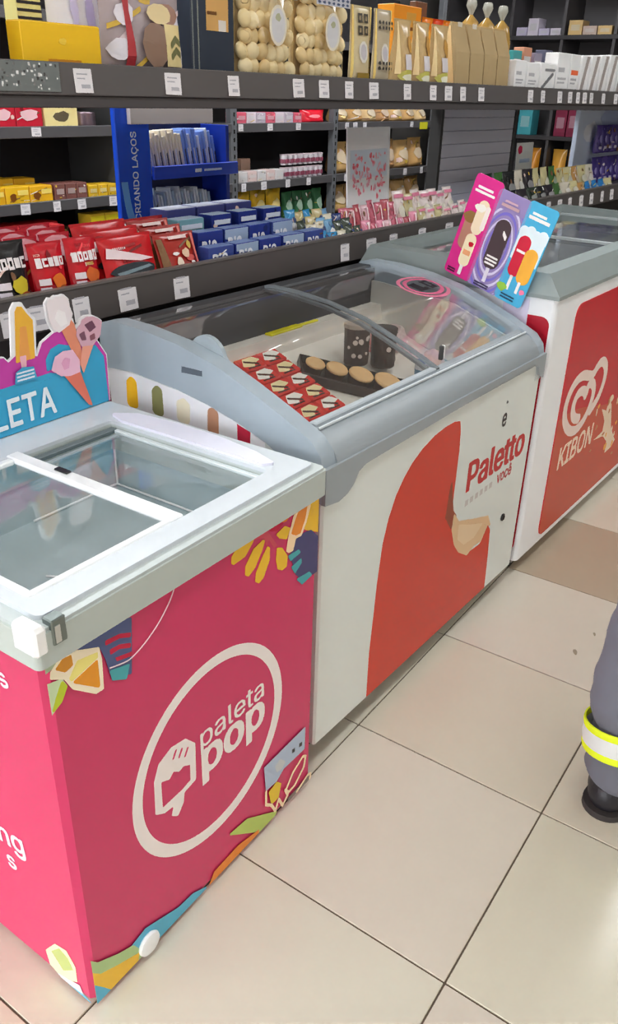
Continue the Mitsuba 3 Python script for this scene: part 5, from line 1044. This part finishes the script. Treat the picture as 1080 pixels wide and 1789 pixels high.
# ------------------------------------------------------------------ person at the right edge
def person():
    k = name('person'); lab(k, 'person in grey work trousers with a yellow reflective band and black boots', 'person')
    def hull(chain):
        parts = []
        for (a, ra), (b, rb) in zip(chain[:-1], chain[1:]):
            parts.append(m3.Manifold.batch_hull([m3.Manifold.sphere(ra, 20).translate(list(a)), m3.Manifold.sphere(rb, 20).translate(list(b))]))
        return parts
    def body(parts, edge, it, seed=None, amp=0.0, fr=14):
        m = m3.Manifold.batch_boolean(parts, m3.OpType.Add).refine_to_length(edge); q = m.to_mesh(); t = trimesh.Trimesh(q.vert_properties[:, :3], q.tri_verts, process=True)
        trimesh.smoothing.filter_taubin(t, iterations=it)
        if amp:
            v = np.array(t.vertices); n = np.array(t.vertex_normals); f = meshkit.fbm(v * [fr, fr, fr * 2.2], 3, seed or 0) - .5; t.vertices = v + n * (amp * f)[:, None]
        return t
    ox, oy = 1.705, .275           # left ankle; the person faces +x
    OR = oy - .20
    SK, DKG = C(196, 146, 118), C(104, 105, 116)
    legs = []
    # trousers: hips, thighs, shins flaring over the boots
    hip = np.array([1.745, (oy + OR) / 2, .92])
    for s, y, fx in ((1, oy, 0.0), (-1, OR, .16)):
        h = hip + [0, s * .085, -.03]; kn = np.array([ox + .045 + fx * .6, y + .0, .50]); an = np.array([ox + fx, y, .14])
        legs += hull([(h, .105), (kn + [0, 0, .18], .088), (kn + [-.01, s * .012, 0], .092), (kn * .5 + an * .5 + [-.014, s * .012, .0], .092), (an + [0, 0, .10], .080), (an + [.005, 0, -.03], .084)])
    legs += hull([(hip + [0, .07, .04], .115), (hip + [0, -.07, .04], .115)])
    tr = body(legs, .014, 12, 3, .016, 11)
    cut = trimesh.intersections.slice_mesh_plane(tr, [0, -0.35, 1], [ox, oy, .085], cap=False)
    MB().add(cut, DKG, True).build(k + '__trousers', 'matte')
    # torso and arms (jacket)
    sh = np.array([1.76, hip[1], 1.40])
    t = hull([(hip + [0, .07, .06], .125), (hip + [.005, .06, .25], .120), (sh + [0, .09, -.06], .105), (sh + [0, .15, 0], .070)]) + hull([(hip + [0, -.07, .06], .125), (hip + [.005, -.06, .25], .120), (sh + [0, -.09, -.06], .105), (sh + [0, -.15, 0], .070)])
    t += hull([(hip + [0, 0, .1], .12), (hip + [0, 0, .3], .118), (sh + [0, 0, -.05], .105)]) + hull([(sh + [0, .15, 0], .07), (sh + [0, -.15, 0], .07)])
    for s in (1, -1):
        S = sh + [0, s * .185, -.01]; E = S + [-.06, s * .035, -.27]; Wr = E + [.14, s * -.01, -.20]
        t += hull([(S, .066), (E, .054), (Wr, .042)])
    MB().add(body(t, .016, 12, 5, .010, 9), C(92, 94, 106), True).build(k + '__jacket', 'matte')
    # head, neck and hands: one continuous skin surface each side of the clothes
    hc = np.array([1.79, hip[1], 1.635])
    hd = [m3.Manifold.sphere(1, 40).scale([.098, .076, .112]).translate(list(hc)), m3.Manifold.sphere(1, 30).scale([.066, .056, .062]).translate(list(hc + [.038, 0, -.072]))]
    hd += hull([(sh + [.005, 0, .0], .058), (hc + [-.01, 0, -.09], .052)]) + hull([(hc + [.095, 0, .012], .010), (hc + [.118, 0, -.022], .014)])
    for s in (1, -1): hd.append(m3.Manifold.sphere(1, 16).scale([.018, .010, .030]).translate(list(hc + [-.005, s * .078, -.01])))
    hd += hull([(hc + [.088, .02, -.072], .008), (hc + [.088, -.02, -.072], .008)])
    MB().add(body(hd, .007, 6), SK, True).build(k + '__head', 'satin')
    for s in (1, -1):
        e = k + '__eye' if s == 1 else k + '__eye_001'
        MB().add(trimesh.creation.icosphere(2, .011), C(236), True, TR(*(hc + [.082, s * .030, .014]))).add(trimesh.creation.icosphere(2, .005), C(50, 34, 26), True, TR(*(hc + [.0905, s * .030, .014]))).build(e, 'gloss')
    cap = m3.Manifold.sphere(1, 40).scale([.106, .083, .118]).translate(list(hc + [-.004, 0, .008])) - m3.Manifold.cube([.4, .4, .3], True).translate(list(hc + [.19, 0, -.06])) - m3.Manifold.cube([.4, .4, .2], True).translate(list(hc + [0, 0, -.15]))
    MB().add(cap, C(34, 28, 26), 40).build(k + '__hair', 'matte')
    for s in (1, -1):
        S = sh + [0, s * .185, -.01]; E = S + [-.06, s * .035, -.27]; Wr = E + [.14, s * -.01, -.20]; d = (Wr - E) / np.linalg.norm(Wr - E); side = np.array([0, 1.0, 0]); fw = np.cross(side, d)
        P_ = Wr + d * .03
        parts = hull([(Wr - d * .02, .028), (P_ + d * .03, .027)]) + hull([(P_ + fw * .024, .016), (P_ + d * .06 + fw * .030, .012)]) + hull([(P_ - fw * .024, .016), (P_ + d * .06 - fw * .030, .012)]) + hull([(P_ + d * .06 + fw * .030, .012), (P_ + d * .06 - fw * .030, .012)])
        for q, ln in enumerate((.066, .076, .071, .056)):
            b0 = P_ + d * .062 + fw * (.029 - .0193 * q); c1 = b0 + d * ln * .45 - side * s * .006; c2 = c1 + d * ln * .33 - side * s * .014; c3 = c2 + d * ln * .22 - side * s * .014
            parts += hull([(b0, .0095), (c1, .009), (c2, .0082), (c3, .0072)])
        th = P_ + fw * .022; parts += hull([(th, .013), (th + fw * .028 + d * .03 - side * s * .012, .0105), (th + fw * .034 + d * .06 - side * s * .02, .0088)])
        MB().add(body(parts, .004, 6), SK, True).build(k + '__hand' if s == 1 else k + '__hand_001', 'satin')
    # reflective bands and boots
    for s, y, fx in ((1, oy, 0.0), (-1, OR, .16)):
        sfx = '' if s == 1 else '_001'
        cx = ox + fx * 1.05 + .0
        ring = lambda z0, z1, r: trimesh.util.concatenate([lathe([(r, z0), (r + .0015, (z0 + z1) / 2), (r, z1), (r - .004, z1), (r - .004, z0), (r, z0)], 40)])
        Mb = TR(cx - .004, y + s * .004, .218) @ R(9, axis=(0, 1, 0)) @ R(-8, axis=(1, 0, 0))
        b = MB().add(ring(-.038, -.020, .0945), C(214, 230, 40), 30, Mb).add(ring(.020, .038, .0945), C(214, 230, 40), 30, Mb); b.build(k + '__reflective_band' + sfx, 'matte')
        MB().add(ring(-.0205, .0205, .0948), C(206, 208, 206), 30, Mb).build(k + '__reflective_band' + sfx + '__silver_strip', 'satin')
        bt = hull([((cx - .03, y, .05), .050), ((cx + .06, y, .048), .047), ((cx + .14, y, .044), .043), ((cx + .19, y, .040), .036)]) + hull([((cx - .015, y, .06), .056), ((cx - .005, y, .16), .058)])
        bm = m3.Manifold.batch_boolean(bt, m3.OpType.Add) - m3.Manifold.cube([1, 1, .2], True).translate([cx, y, -.083])
        q = bm.refine_to_length(.012).to_mesh(); tm = trimesh.Trimesh(q.vert_properties[:, :3], q.tri_verts); MB().add(tm, C(34, 32, 38), 40).build(k + '__boot' + sfx, 'satin')
        sole = unary_union([Point(cx - .03, y).buffer(.056), Point(cx + .16, y).buffer(.046)]).convex_hull
        MB().add(extr(sole, .018), C(58, 54, 54), 30, TR(0, 0, .0005)).build(k + '__boot' + sfx + '__sole', 'matte')


person()

# ------------------------------------------------------------------ crumbs on the tiles
for x, y, s in ((2.256, .574, 1), (2.395, .56, .7)):
    k = name('leaf_scrap'); lab(k, ('larger' if s == 1 else 'smaller') + ' dry scrap lying on the beige tiles near the red freezer', 'scrap')
    MB().add(extr(blob(0, 0, .014 * s, .006 * s, seed=int(x * 100)), .0012), C(150, 138, 120), None, TR(x, y, .0006, 30)).build(k, 'matte')

# ------------------------------------------------------------------ labels of look-alikes in a row: their place in the row, as seen from the aisle
ORD = 'first second third fourth fifth sixth seventh eighth ninth tenth eleventh twelfth thirteenth fourteenth fifteenth sixteenth seventeenth eighteenth nineteenth twentieth twenty-first twenty-second twenty-third twenty-fourth'.split()


def row_labels():
    right = np.cross(FWD, UP); same = {}
    cen = {}
    for k, d in scene.items():
        root = k.split('__')[0]
        if d.get('type') == 'ply' and root in labels and root not in cen:
            c = meshkit.WRITTEN[d['filename']][0].mean(0) - EYE; cen[root] = (c @ right) / (c @ FWD)
    for k, l in labels.items():
        if l.get('group') and 'label' in l: same.setdefault((l['label'], l['group']), []).append(k)
    for (lab_, grp), ks in same.items():
        if not 2 <= len(ks) <= 24 or any(w in lab_ for w in ('ceiling',)): continue
        ks = sorted(ks, key=lambda k: cen.get(k, 0))
        for i, k in enumerate(ks): labels[k]['label'] = f'{lab_}, {ORD[i]} from left'


row_labels()
